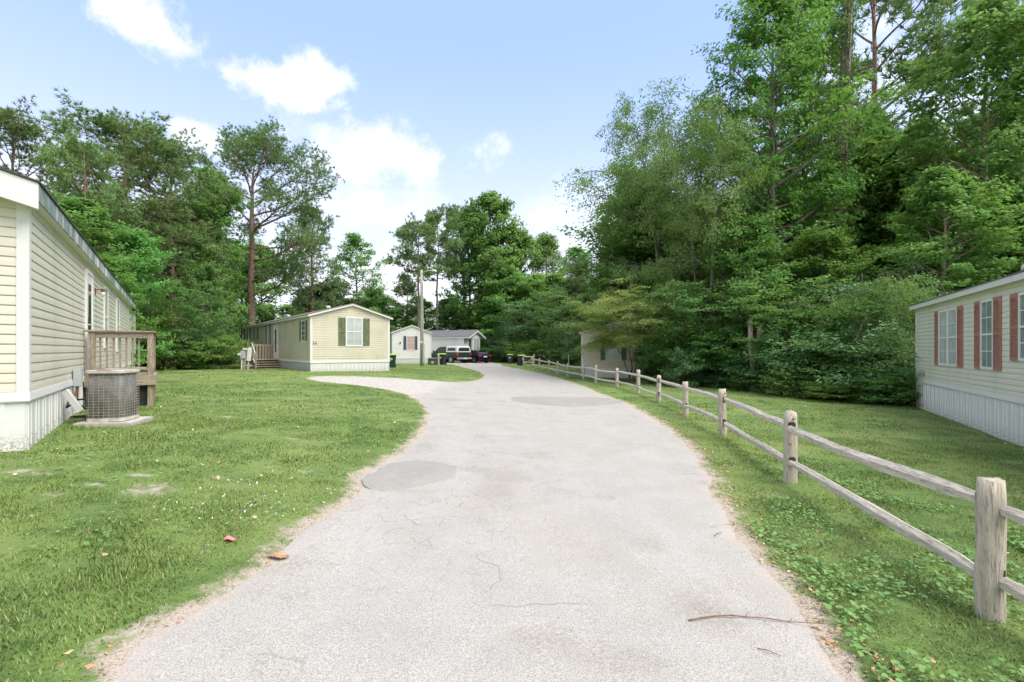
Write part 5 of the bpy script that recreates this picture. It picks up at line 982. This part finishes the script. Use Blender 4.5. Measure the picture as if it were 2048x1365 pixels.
V_['pine3'] = bake('pine', pine_variant(83, 16, 3.2, .58, 26, 8, prof_round, .36, .06, 14, 9, (5, 55), .4, .18, clump=.55, gaps=.1), 'bark_grey', 'needles')
# the big lone pine: limbs placed as the photograph shows them (azimuth 0 is towards the right of the picture)
LB = [(.33, .1, .25, 5.2), (.36, 2.9, .1, 3.0), (.40, -.4, .12, 4.6), (.44, .25, .05, 6.4), (.47, 2.6, .15, 4.2), (.50, -.15, .10, 7.6), (.53, 3.5, .05, 3.8), (.56, .5, .2, 5.6), (.60, 2.2, .25, 4.4), (.63, 5.6, .22, 6.2),
      (.66, .1, .35, 7.6), (.69, 3.0, .35, 5.2), (.72, -.3, .42, 8.4), (.745, 2.5, .5, 5.6), (.76, 1.2, .45, 5.4), (.78, .15, .50, 8.0), (.80, 3.5, .55, 5.6), (.81, 4.6, .5, 5.2), (.83, .5, .62, 6.6), (.85, 2.8, .75, 4.8), (.86, 5.5, .7, 5.6), (.88, 1.9, .8, 4.2), (.90, .0, .8, 5.4), (.92, 3.9, .9, 3.8), (.94, .9, .95, 3.8), (.96, 2.9, 1.1, 3.0), (.98, 5.2, 1.1, 3.0), (.99, 1., 1.3, 2.4)]
V_['bigpine'] = bake('big_pine', pine_variant(91, 21, 7.0, limbs=LB, nsub=15, tl=.30, tw_=.045, needles=14, ntuft=17, lift=.55, trunk_r=.44, wander=.25, clump=.72), 'bark_pine', 'needles')
print('variants', round(time.time() - T0, 1), 'tris', NTRI)
# --- left side
treepx(V_['bigpine'], 503, 42.5, 238, None, 'tall lone pine with bare reddish trunk and flat spreading crown', 'pine_tree', yaw=0)
treepx(V_['pine'], 28, 27, 195, 115, 'dark pine at the far left above the cream home', 'pine_tree')
treepx(V_['pine'], 235, 31, 200, 165, 'broad tall pine left of centre, its crown highest of the left group', 'pine_tree', yaw=1.9)
treepx(V_['pine'], 345, 35, 262, 120, 'pine crown between the broad tall pine and the lone pine', 'pine_tree', yaw=4.0)
treepx(V_['pine2'], 160, 26, 265, 90, 'narrower pine leaning over the roof of the cream home', 'pine_tree', yaw=.6)
treepx(V_['tulip'], 150, 22, 392, 110, 'fresh green broadleaf tree rising just behind the cream home roof', 'broadleaf_tree', yaw=2)
treepx(V_['round'], 275, 24, 452, 90, 'rounded broadleaf tree behind the far end of the cream home', 'broadleaf_tree', yaw=1, mats=(None, 'leaf_tulip'))
treepx(V_['round'], 215, 20, 500, 80, 'leafy green tree close against the back of the cream home', 'broadleaf_tree', yaw=3)
ho = treepx(V_['bush'], 318, 25.5, 580, 62, 'tall flowering shrub with pale cream blossom beside the cream home', 'flowering_shrub', cat='shrub', yaw=.4)
bl = leaves_np(unit(RS(5).normal(size=(260, 3))) * [1.75, 1.75, 1.5] + [0, 0, 1.75], np.full(260, .14), 5, .06, 6, 1, .8); bo = inst('blossom', np_mesh('blossom', bl[0], bl[1], 'blossom', {'v': bl[2]}), ho)
treepx(V_['under'], 372, 26.5, 570, 70, 'dark leafy shrubby tree right of the flowering shrub', 'shrub_tree', yaw=2)
treepx(V_['round'], 425, 33, 480, 50, 'ivy dark tree left of the lone pine trunk', 'broadleaf_tree', yaw=5, mats=(None, 'ivy'))
treepx(V_['round'], 400, 30, 520, 55, 'small dark green tree between the flowering shrub and the lone pine', 'broadleaf_tree', yaw=2.2, mats=(None, 'leaf_dark'))
treepx(V_['tulip'], 412, 38, 330, 74, 'tall broadleaf tree mixed in among the pines left of the lone pine', 'broadleaf_tree', yaw=3.3, mats=(None, 'leaf_sweetgum'))
treepx(V_['pine'], 620, 48, 392, 60, 'pine with hanging boughs right of the lone pine trunk', 'pine_tree', yaw=2.5)
treepx(V_['farB'], 648, 52, 560, 75, 'olive tinged pine like tree above the yellow home roof vent', 'pine_tree', mats=('bark_pine', 'cedar'))
treepx(V_['farC'], 712, 56, 462, 58, 'light leafy tree above the yellow home ridge', 'broadleaf_tree')
treepx(V_['farB'], 745, 60, 570, 50, 'small broadleaf tree right of the yellow home ridge', 'broadleaf_tree')
treepx(V_['pine3'], 838, 62, 432, 62, 'thin bending pine with sparse crown behind the utility pole', 'pine_tree', yaw=2.8)
treepx(V_['pine3'], 872, 66, 410, 55, 'tall straight thin pine right of the utility pole', 'pine_tree', yaw=.5)
treepx(V_['pine3'], 812, 70, 560, 40, 'small scraggly pine left of the utility pole', 'pine_tree', yaw=1.5)
treepx(V_['farA'], 975, 68, 378, 82, 'tallest broadleaf tree in the middle distance above the bay window home', 'broadleaf_tree')
treepx(V_['pine3'], 930, 72, 398, 55, 'pine crown showing just left of the tallest middle tree', 'pine_tree', yaw=4)
treepx(V_['farA'], 940, 71, 420, 60, 'broadleaf tree filling in left of the tallest middle tree', 'broadleaf_tree', yaw=5)
treepx(V_['farB'], 1005, 69, 440, 70, 'rounded broadleaf tree just right of the tallest middle tree', 'broadleaf_tree', yaw=1)
treepx(V_['farA'], 1040, 70, 455, 50, 'broadleaf tree right of the tallest middle tree', 'broadleaf_tree', yaw=2)
treepx(V_['farA'], 1095, 74, 462, 58, 'broadleaf tree with a rounded top near the centre of the treeline', 'broadleaf_tree', yaw=4)
treepx(V_['cedar'], 1160, 60, 515, 60, 'dark cedar behind the beige home', 'cedar_tree')
treepx(V_['farC'], 1150, 82, 490, 60, 'pale leafy tree behind the dark cedar', 'broadleaf_tree')
# dark bushes between bay window home and beige home
for (px, Y, top, hw, var, mt, lb) in ((1010, 58, 640, 48, 'bush2', None, 'low dark bush right of the bay window home'), (1050, 57, 598, 62, 'under', 'leaf_magnolia', 'dark glossy shrubby tree behind the two far bins'), (1105, 54, 575, 60, 'under', 'leaf_dark', 'big dark leafy shrub behind the far end of the fence'), (1140, 50, 640, 45, 'bush2', None, 'dark bush behind the thin wooden stake'), (1000, 64, 560, 60, 'farB', None, 'bushy tree right behind the bay window home'), (1075, 63, 540, 55, 'farB', None, 'bushy tree above the far bins')):
    treepx(V_[var], px, Y, top, hw, lb, 'shrub', cat='shrub', mats=(None, mt) if mt else None)
# --- right side
treepx(V_['olive'], 1262, 28.4, 560, 150, 'pale olive green arching shrub hanging before the beige home', 'arching_shrub', cat='shrub', yaw=.3, mats=('bark_grey', 'leaf_olive'))
treepx(V_['pecan'], 1298, 34.5, 235, 195, 'airy tree with fine drooping leaves leaning over the beige home', 'airy_tree', yaw=1.0)
treepx(V_['pecan'], 1352, 30, 150, 130, 'upright airy tree with fine drooping leaves next to the tall leafy tree', 'airy_tree', yaw=2.6)
treepx(V_['pecan'], 1410, 26, 230, 130, 'lower airy tree with fine leaves above the lane fence', 'airy_tree', yaw=4.4)
treepx(V_['gum'], 1550, 27, -45, 165, 'tallest dense leafy tree whose top leaves the photo right of centre', 'broadleaf_tree', yaw=.8)
treepx(V_['gum'], 1605, 31, -110, 105, 'tall leafy tree behind the tallest dense leafy tree', 'broadleaf_tree', yaw=3.1)
treepx(V_['tulip'], 1960, 24, -10, 150, 'tall maple leaved tree at the right edge above the green home', 'broadleaf_tree', yaw=1.2)
treepx(V_['tulip'], 2110, 24, -40, 125, 'tall maple leaved tree partly outside the right edge', 'broadleaf_tree', yaw=2.9)
treepx(V_['tulip'], 1850, 29, 240, 110, 'broad leaved tree standing between the vine trunk and the right edge', 'broadleaf_tree', yaw=4.9)
treepx(V_['gum'], 1735, 33, 215, 110, 'shorter leafy tree behind the vine covered trunk', 'broadleaf_tree', yaw=5.5)
treepx(V_['pine2'], 1760, 36, -140, 190, 'pine with bare grey limbs high in the upper right', 'pine_tree', yaw=1.1)
treepx(V_['round'], 1480, 25, 420, 120, 'rounded leafy tree in front of the tallest dense tree', 'broadleaf_tree', yaw=2.1)
treepx(V_['round'], 1640, 24, 455, 130, 'rounded leafy tree below the vine covered trunk', 'broadleaf_tree', yaw=.3)
treepx(V_['tulip'], 1890, 21, 330, 120, 'young maple leaved tree rising behind the roof of the green home', 'broadleaf_tree', yaw=3.7)
treepx(V_['under'], 1530, 22.6, 560, 120, 'small tree with layered leaves over the lawn edge', 'layered_tree', yaw=.9, mats=('bark_pale', 'leaf_tulip'))
treepx(V_['under'], 1400, 24.6, 560, 110, 'layered dark leafed tree right of the olive shrub', 'layered_tree', yaw=3.9)
treepx(V_['under'], 1680, 21.5, 560, 110, 'layered dark tree between lawn and vine covered trunk', 'layered_tree', yaw=5.2, mats=(None, 'leaf_magnolia'))
treepx(V_['arch'], 1775, 18.6, 552, 130, 'arching yellowish green bush beside the far corner of the green home', 'arching_shrub', cat='shrub', yaw=2.2, mats=('bark_grey', 'leaf_shrub'))
treepx(V_['arch'], 1690, 20.0, 640, 90, 'lower arching bush left of the tall arching bush', 'arching_shrub', cat='shrub', yaw=4.1, mats=('bark_grey', 'leaf_shrub'))
treepx(V_['bush2'], 1372, 23.4, 690, 46, 'low bush with long upright leaves beside the fence near the beige home', 'shrub', cat='shrub', mats=(None, 'leaf_magnolia'))
treepx(V_['bush'], 1318, 26.0, 660, 50, 'dark bush hiding the right end of the beige home', 'shrub', cat='shrub', mats=(None, 'leaf_dark'))
# bare trunks that stand out
def bare_trunk(px, Y, top, pxw, lean, label, mat, vines=0, seed=1, fork=False):
    q = P(px, Y); L = ht(top, Y, q.z); r0 = pxw / 2 * Y / F; e = empty('bare_trunk', q); tag(e, label, 'tree trunk'); r = RS(seed); K = 10
    pts = [Vector((lean * t * L + .06 * math.sin(5 * t + seed), .1 * math.sin(3 * t), t * L - .3)) for t in [i / K for i in range(K + 1)]]
    b = MB(); b.tube(pts, [r0 * (1.15 - .35 * i / K) * (1 + .06 * r.normal()) for i in range(K + 1)], 12); b.build('trunk', mat, e, True)
    if fork: b = MB(); b.tube([(-.05, 0, -.3), (-.10, 0, L * .3), (-.22, .05, L * .6), (-.20, .1, L)], [r0, r0 * .9, r0 * .8, r0 * .6], 10); b.build('trunk', mat, e, True)
    if vines:
        b = MB()
        for k in range(vines):
            ph = r.rand() * 6.28; tw = r.normal() * 2.5; vp = []
            for i in range(26): t = i / 25; c = pts[0].lerp(pts[-1], t); rr = r0 * (1.22 - .35 * t) + .05 * abs(math.sin(9 * t + k)) * r.rand(); vp.append(c + Vector((math.cos(ph + tw * t) * rr, math.sin(ph + tw * t) * rr, 0)))
            b.tube(vp, .014, 4, cap=False)
            for j in range(3):
                q2 = vp[r.randint(4, 24)]; s_ = q2 + Vector((r.normal() * .5, -.3 - .3 * r.rand(), r.normal() * .4)); b.tube([q2, q2.lerp(s_, .5) + Vector((0, 0, .12)), s_], [.01, .007, .003], 3, cap=False)
        o = b.build('vine', 'bark_dark', e); o['kind'] = 'stuff'
    if vines > 8:
        hs_ = r.rand(150) ** .7 * .60 + .40; C_ = np.array([list(pts[0].lerp(pts[-1], t)) for t in hs_]); C_[:, :2] += r.normal(size=(150, 2)) * r0 * 1.1; V, T, cv = leaves_np(C_, np.full(150, .42), 26, .13, 77, 1.2, .3); o = inst('ivy', np_mesh('ivy', V, T, 'ivy', {'v': cv}), e)
    return e
bare_trunk(1672, 28.5, -60, 21, .03, 'grey trunk wrapped in dry vines rising through the leaves', 'bark_pale', 14, 3)
bare_trunk(1512, 21.6, 640, 13, .05, 'pale forked trunk standing bare at the edge of the right lawn', 'bark_pale', 0, 4, True)
bare_trunk(1552, 21.9, 655, 7, .06, 'thin mossy stem right of the pale forked trunk', 'bark_grey', 3, 5)
# dead branches hanging over the dark gap
b = MB(); r = RS(8)
for (pts) in ([(1562, 600), (1580, 640), (1605, 668), (1608, 678)], [(1572, 598), (1596, 622), (1604, 650)], [(1585, 660), (1570, 690), (1556, 712), (1552, 735)], [(1580, 605), (1610, 612), (1640, 608)], [(1600, 598), (1650, 640), (1660, 662)], [(1700, 625), (1740, 645), (1790, 690), (1800, 735), (1812, 770)], [(1690, 618), (1730, 632), (1780, 650)]):
    Y = 20.9 + r.rand() * .5; w = [Vector(((x - CX) / F * Y, Y + r.normal() * .08, CAMZ + (HY - y) / F * Y)) for x, y in pts]; b.tube(w, [.022, .016, .011, .008, .005][:len(w)], 5, cap=False)
o = b.build('dead_branches', 'bark_pale'); tag(o, 'tangle of bare dead branches hanging in the dark gap of the right woods', 'branches', kind='stuff')
# --- the mass of woods behind (things of one group; nothing tells them apart)
r = RS(99); LOOK = {'farA': 'tall oval crowned green', 'farB': 'rounded bushy green', 'farC': 'open crowned paler green'}; W1 = 'crowded %s tree in the woods behind the homes on the left'; W2 = 'crowded %s tree in the woods beyond the right lawn'; W3 = 'crowded %s tree in the far woods closing the lane'
keys = ['farA', 'farB', 'farC', 'farA', 'farB']
def wood_row(pts, label, group, hmin, hmax, mats=None, kk=keys):
    for (x, y) in pts:
        kx = kk[r.randint(len(kk))]; var = V_[kx]; h = hmin + (hmax - hmin) * r.rand(); plant(var, x, y, h, 3.2 + 1.8 * r.rand(), r.rand() * 6.28, label % LOOK[kx], group, name='forest_tree', mats=mats)
def line(px0, px1, Y0, Y1, n, j=1.): return [(((px0 + (px1 - px0) * t - CX) / F * (Y0 + (Y1 - Y0) * t)) + r.normal() * j, Y0 + (Y1 - Y0) * t + r.normal() * j) for t in [(i + .5) / n for i in range(n)]]
wood_row(line(-120, 415, 31, 42, 12), W1, 'trees of the left woods', 11, 14.5)
wood_row(line(-200, 560, 42, 62, 13), W1, 'trees of the left woods', 12, 16)
wood_row(line(640, 980, 64, 76, 9), W3, 'trees of the far woods', 6.5, 9.5)
wood_row(line(600, 1250, 88, 86, 12, 1.5), W3, 'trees of the far woods', 8.5, 12)
wood_row(line(980, 1240, 66, 62, 6), W3, 'trees of the far woods', 10, 14)
wood_row(line(1230, 1900, 36, 30, 13), W2, 'trees of the right woods', 10, 17, ('bark_dark', 'leaf_sweetgum'))
wood_row(line(1240, 2300, 44, 34, 16), W2.replace('in the woods beyond the right lawn', 'second row behind the right lawn'), 'trees of the right woods', 13, 20)
wood_row(line(1900, 2500, 25, 20, 7), W2, 'trees of the right woods', 7, 10)
wood_row(line(1240, 2200, 56, 46, 14, 1.5), W2.replace('in the woods beyond the right lawn', 'last row behind the right lawn'), 'trees of the right woods', 14, 20)
# understory bushes along the wood edges
U1 = 'undergrowth bush at the foot of the left woods'; U2 = 'undergrowth bush at the edge of the right lawn'; U3 = 'undergrowth bush deeper in the right woods'
def bushes(pts, label, group, h0, h1_, mats):
    for (x, y) in pts:
        bk = 'bush' if r.rand() < .6 else 'bush2'; vv = V_[bk]; mt = mats[r.randint(len(mats))]; h = h0 + (h1_ - h0) * r.rand() ** 1.5; tone = {'leaf_shrub': 'light green', 'leaf_dark': 'dark green', 'ivy': 'deep ivy green', 'leaf_magnolia': 'glossy dark', 'leaf_sweetgum': 'mid green', 'leaf_far': 'mid green'}[mt]
        plant(vv, x, y, h, .9 + .55 * h * (.8 + .4 * r.rand()), r.rand() * 6.28, tone + (' fine leaved ' if bk == 'bush' else ' long leaved ') + label, group, 'shrub', 'undergrowth_bush', mats=(None, mt))
edge_pts = [WR[k] + (WR[k + 1] - WR[k]) * t for k in range(len(WR) - 1) for t in (0.1, .45, .8)]
bushes([(p[0] + .4 + r.normal() * .25, p[1] + .55 + r.rand() * .3) for p in edge_pts], U2, 'bushes along the right lawn', .5, 1.5, ['leaf_shrub', 'leaf_dark', 'leaf_shrub', 'ivy'])
bushes([(p[0] + .9 + r.normal() * .4, p[1] + 1.9 + r.rand() * .5) for p in edge_pts], U3, 'bushes inside the right woods', 1.2, 3.0, ['leaf_dark', 'leaf_magnolia', 'ivy'])
bushes([(p[0] + 1.6 + r.normal() * .6, p[1] + 4.2 + r.rand() * .8) for p in edge_pts], U3, 'bushes inside the right woods', 2.5, 4.5, ['leaf_dark', 'leaf_sweetgum', 'ivy'])
bushes(line(1290, 2100, 33, 26, 14, .6), U3, 'bushes inside the right woods', 3, 5, ['leaf_dark', 'leaf_sweetgum'])
bushes(line(280, 452, 26.2, 27.5, 9, .15), U1, 'bushes along the left woods', 1.2, 2.2, ['leaf_dark', 'ivy', 'leaf_shrub'])
bushes(line(150, 450, 26.5, 33, 9, .4), U1, 'bushes along the left woods', 1.3, 2.6, ['leaf_dark', 'ivy', 'leaf_shrub'])
bushes(line(60, 455, 27, 40, 12, .6), U1, 'bushes along the left woods', 2.5, 4.5, ['leaf_dark', 'leaf_sweetgum', 'ivy'])
bushes(line(980, 1180, 60, 48, 9, .5), 'bush where the lane ends at the far woods', 'bushes at the end of the lane', 1.5, 3.2, ['leaf_dark', 'leaf_shrub'])
bushes(line(600, 990, 70, 68, 10, .7), 'bush low behind the white homes', 'bushes behind the white homes', 2.5, 4.5, ['leaf_dark', 'leaf_far'])
# yucca like grass clump near the green home
q = at(1750, 806); b = MB(); r2 = RS(3)
for k in range(46):
    a, t_ = r2.rand() * 6.28, .25 + .7 * r2.rand(); L = .7 + .35 * r2.rand(); d = Vector((math.cos(a) * t_ * .6, math.sin(a) * t_ * .6, 1)).normalized(); sd = d.cross(Vector((r2.normal(), r2.normal(), .1))).normalized() * .012; m_ = d * L * .6; t2 = d * L + Vector((math.cos(a), math.sin(a), -.6)) * .12 * t_
    b.add([-sd, sd, m_ + sd, m_ - sd, t2], [(0, 1, 2, 3), (3, 2, 4)])
me = b.mesh('clump', 'leaf_olive'); me.attributes.new('v', 'FLOAT', 'POINT').data.foreach_set('value', list(r2.rand(len(me.vertices)))); o = inst('grass_clump', me); o.location = q; tag(o, 'spiky upright grass clump at the edge of the right lawn', 'plant')
# --- undergrowth floor leaves
def scatter_area(n, box, cond, seed):
    r = RS(seed); x = r.uniform(box[0], box[1], n); y = r.uniform(box[2], box[3], n); k = cond(x, y); return x[k], y[k]
x, y = scatter_area(9000, (2, 26, 14, 34), lambda x, y: (np.interp(x, WR[::-1, 0] if WR[0, 0] > WR[-1, 0] else WR[:, 0], WR[::-1, 1] if WR[0, 0] > WR[-1, 0] else WR[:, 1]) < y + .25) & (x > WR[:, 0].min() - .5) & (y < 34 - .4 * x + 6), 1)
cz = H(x, y); Vv, Tt, cc = leaves_np(np.stack([x, y, cz + .12 + .25 * RS(2).rand(len(x))], -1), np.full(len(x), .26), 5, .12, 3, .8, .8); o = inst('undergrowth', np_mesh('undergrowth', Vv, Tt, 'leaf_dark', {'v': cc})); tag(o, 'low leafy undergrowth covering the floor of the right woods', 'undergrowth', kind='stuff')
# --- grass blades
def in_house(x, y):
    m_ = np.zeros(len(x), bool)
    for (ox, oy, dx, dy, a, c, L) in ((-5.77, 5.75, -.575, .818, -4.35, .07, 20.5), (-10.15, 24.36, -.617, .787, -.06, 4.3, 18.9), (-11.1, 44.8, -.34, 1, -.1, 4.1, 13), (4.53, 31.5, .175, 1, -.1, 4.4, 14), (RO.x, RO.y, .4678, .8838, -.06, 4.4, 14.1)):
        n_ = math.hypot(dx, dy); dx, dy = dx / n_, dy / n_; v = (x - ox) * dx + (y - oy) * dy; u = (x - ox) * dy - (y - oy) * dx; m_ |= (u > a) & (u < c) & (v > -.05) & (v < L)
    return m_
def grass(seed, zones):
    r = RS(seed); Vs, Ts, Av = [], [], []; base = 0
    for (n, y0, y1, hgt, w, spread) in zones:
        yy = y0 + (y1 - y0) * r.rand(n) ** .8; lim = 1.12 * yy + .6; xx = (r.rand(n) * 2 - 1) * lim; xx = np.clip(xx, -26, 26); d = edge_dist(xx, yy); tuft = np.array([noise.noise(Vector((a * 2.2, b_ * 2.2, 4))) for a, b_ in zip(xx, yy)]); tuft2 = np.array([noise.noise(Vector((a * .7, b_ * .7, 14))) for a, b_ in zip(xx, yy)])
        keep = (bare(xx, yy) < .25 + .5 * r.rand(n)) & (d > .02 + .30 * r.rand(n) ** 1.5 * (1 - .6 * tuft)) & (woods_mask(xx, yy) < .6) & ~in_house(xx, yy) & (tuft + .5 * tuft2 + r.normal(size=n) * .25 > -.42); xx, yy, d, tuft = xx[keep], yy[keep], d[keep], tuft[keep]; n = len(xx)
        z = H(xx, yy) - .005; hh = hgt * (.55 + .8 * r.rand(n)) * (1 + .55 * tuft) * np.clip(.5 + d * 1.2, .5, 1); a = r.rand(n) * 6.28; ln = hh * (.35 + .9 * r.rand(n)); s = np.stack([-np.sin(a), np.cos(a), np.zeros(n)], -1) * (w * (.6 + .7 * r.rand(n)))[:, None] * .5
        p = np.stack([xx, yy, z], -1); dirv = np.stack([np.cos(a) * ln, np.sin(a) * ln, hh], -1); mid = p + dirv * .55 + [0, 0, 0]; mid[:, 2] += hh * .12; tip = p + dirv
        V = np.stack([p - s, p + s, mid + s * .8, mid - s * .8, tip], 1).reshape(-1, 3); i = np.arange(n)[:, None] * 5 + base; Ts.append(np.concatenate([i + [0, 1, 2], i + [0, 2, 3], i + [3, 2, 4]])); Vs.append(V); Av.append(np.repeat(r.rand(n), 5)); base += n * 5
    return np.concatenate(Vs), np.concatenate(Ts), np.concatenate(Av)
gV, gT, gA = grass(7, [(170000, 1.6, 5.5, .034, .0062, 1), (140000, 5.5, 10, .036, .009, 1), (120000, 10, 18, .036, .015, 1), (90000, 18, 34, .032, .028, 1), (36000, 30, 50, .035, .05, 1)])
o = inst('grass', np_mesh('grass', gV, gT, 'grass_blade', {'v': gA})); tag(o, 'short mown grass blades covering both lawns', 'grass', kind='stuff'); NTRI += len(gT)
# ground ivy and clover near the right fence, sparse on the left
r = RS(12); n = 17000; yy = 1.8 + 6 * r.rand(n) ** 1.2; xx = 1.6 + 3.2 * r.rand(n); d = edge_dist(xx, yy); nn_ = np.array([noise.noise(Vector((a * 1.3, b_ * 1.3, 21))) for a, b_ in zip(xx, yy)]); k = (d > .12) & (nn_ > -.12 + .06 * (yy - 3)) & (r.rand(n) < .8); xr, yr = xx[k], yy[k]
n = 7000; yy = 2.5 + 8 * r.rand(n); xx = -1.2 - 7 * r.rand(n); d = edge_dist(xx, yy); nn_ = np.array([noise.noise(Vector((a * 1.1, b_ * 1.1, 31))) for a, b_ in zip(xx, yy)]); k = (d > .15) & (nn_ > .15) & ~in_house(xx, yy); xx, yy = np.r_[xr, xx[k]], np.r_[yr, yy[k]]
m_ = len(xx); z = H(xx, yy) + .035 + .03 * r.rand(m_); s = .009 + .013 * r.rand(m_) ** 2; nr = unit(np.stack([r.normal(size=m_) * .3, r.normal(size=m_) * .3, np.ones(m_)], -1)); ta = unit(np.cross(nr, r.normal(size=(m_, 3)))); tb_ = np.cross(nr, ta); ctr = np.stack([xx, yy, z], -1)
ang = np.radians([0, 50, 100, 150, 180, 210, 260, 310]); ringr = [.55, 1, 1, .95, .85, .95, 1, 1]
V = np.concatenate([ctr[:, None] - nr[:, None] * s[:, None, None] * .15, np.stack([ctr + (ta * math.cos(a_) + tb_ * math.sin(a_)) * (s * q_)[:, None] for a_, q_ in zip(ang, ringr)], 1)], 1).reshape(-1, 3); i = np.arange(m_)[:, None] * 9; T = np.concatenate([i + [0, 1 + j, 1 + (j + 1) % 8] for j in range(8)])
o = inst('ground_ivy', np_mesh('ground_ivy', V, T, 'clover', {'v': np.repeat(r.rand(m_), 9)})); tag(o, 'small round leaved weeds growing in the grass beside the fence', 'weeds', kind='stuff'); NTRI += len(T)
# fallen leaves, too many to count
def litter(n, xr_, yr_, cond, size, seed, mat, name, label, zoff=.045):
    r = RS(seed); x = r.uniform(*xr_, n); y = yr_[0] + (yr_[1] - yr_[0]) * r.rand(n) ** 1.3; k = cond(x, y, r); x, y = x[k], y[k]; C = np.stack([x, y, H(x, y) + zoff], -1); V, T, c = leaves_np(C, np.full(len(x), .005), 1, size, seed, .5, 1.2, aspect=.6, jit=.5); o = inst(name, np_mesh(name, V, T, mat, {'v': c})); tag(o, label, name.replace('_', ' '), kind='stuff')
litter(700, (-9, -1), (2, 13), lambda x, y, r: (edge_dist(x, y) > .05) & ~in_house(x, y) & (r.rand(len(x)) < .55), .045, 31, 'fallen', 'fallen_leaves', 'small yellow and brown leaves scattered over the left lawn')
litter(8000, (1.2, 4.5), (1.8, 14), lambda x, y, r: (np.abs(edge_dist(x, y) - .16) < .16 * (.4 + r.rand(len(x)))) | ((r.rand(len(x)) < .05) & (edge_dist(x, y) > 0)), .030, 32, 'fallen', 'leaf_litter', 'brown leaf litter along the right edge of the lane', .02)
litter(4500, (-6.5, -1.), (1.8, 14), lambda x, y, r: (np.abs(edge_dist(x, y) - .10) < .14 * (.4 + r.rand(len(x)))), .022, 33, 'fallen', 'leaf_litter', 'fine brown litter along the left edge of the lane', .012)
litter(500, (8.5, 13.3), (8, 16), lambda x, y, r: (np.abs((x - RO.x) * .8838 - (y - RO.y) * .4678 + .10) < .12), .06, 34, 'fallen', 'leaf_litter', 'brown leaves drifted along the foot of the green home', .03)
q = at(500, 1015); litter(95, (q.x - .7, q.x + .7), (q.y - .5, q.y + .6), lambda x, y, r: edge_dist(x, y) > .1, .020, 35, 'white_bloom', 'clover_flowers', 'tiny white clover flowers in the left lawn', .06)
r = RS(71); b = MB()
for k in range(240):
    y_ = 1.9 + 9 * r.rand() ** 1.3; e_ = E[(np.abs(E[:, 1] - y_) < .2) & (E[:, 0] > .5)]
    if not len(e_): continue
    x_ = e_[0, 0] + .05 + .3 * r.rand(); a_ = r.rand() * 6.28; L_ = .04 + .12 * r.rand() ** 2; z_ = h1(x_, y_) + .02; b.tube([(x_, y_, z_), (x_ + math.cos(a_) * L_, y_ + math.sin(a_) * L_, z_ + .006)], [.0022, .0012], 3, cap=False)
o = b.build('twig_litter', 'twig'); tag(o, 'thin broken twigs scattered along the right edge of the lane', 'twigs', kind='stuff')
# pebbles on the lane
r = RS(44); n = 1500; y = 1.6 + 16 * r.rand(n) ** 1.6; x = -3 + 6 * r.rand(n); d = edge_dist(x, y); k = (d < -.03) & (r.rand(n) < np.where(d > -.5, 1, .22)); x, y = x[k], y[k]; m_ = len(x); s = .004 + .007 * r.rand(m_) ** 3; z = H(x, y) + .014
oc = np.array([(1, 0, 0), (0, 1, 0), (-1, 0, 0), (0, -1, 0), (0, 0, .8), (0, 0, -.3)]); V = (np.stack([x, y, z], -1)[:, None] + oc[None] * s[:, None, None] * (.7 + .6 * r.rand(m_, 6, 1))).reshape(-1, 3); i = np.arange(m_)[:, None] * 6; T = np.concatenate([i + [a, b_, 4] for a, b_ in ((0, 1), (1, 2), (2, 3), (3, 0))])
o = inst('pebbles', np_mesh('pebbles', V, T, 'concrete')); tag(o, 'loose grit and small pebbles on the asphalt', 'pebbles', kind='stuff')
print('done', round(time.time() - T0, 1), 'tris', NTRI)
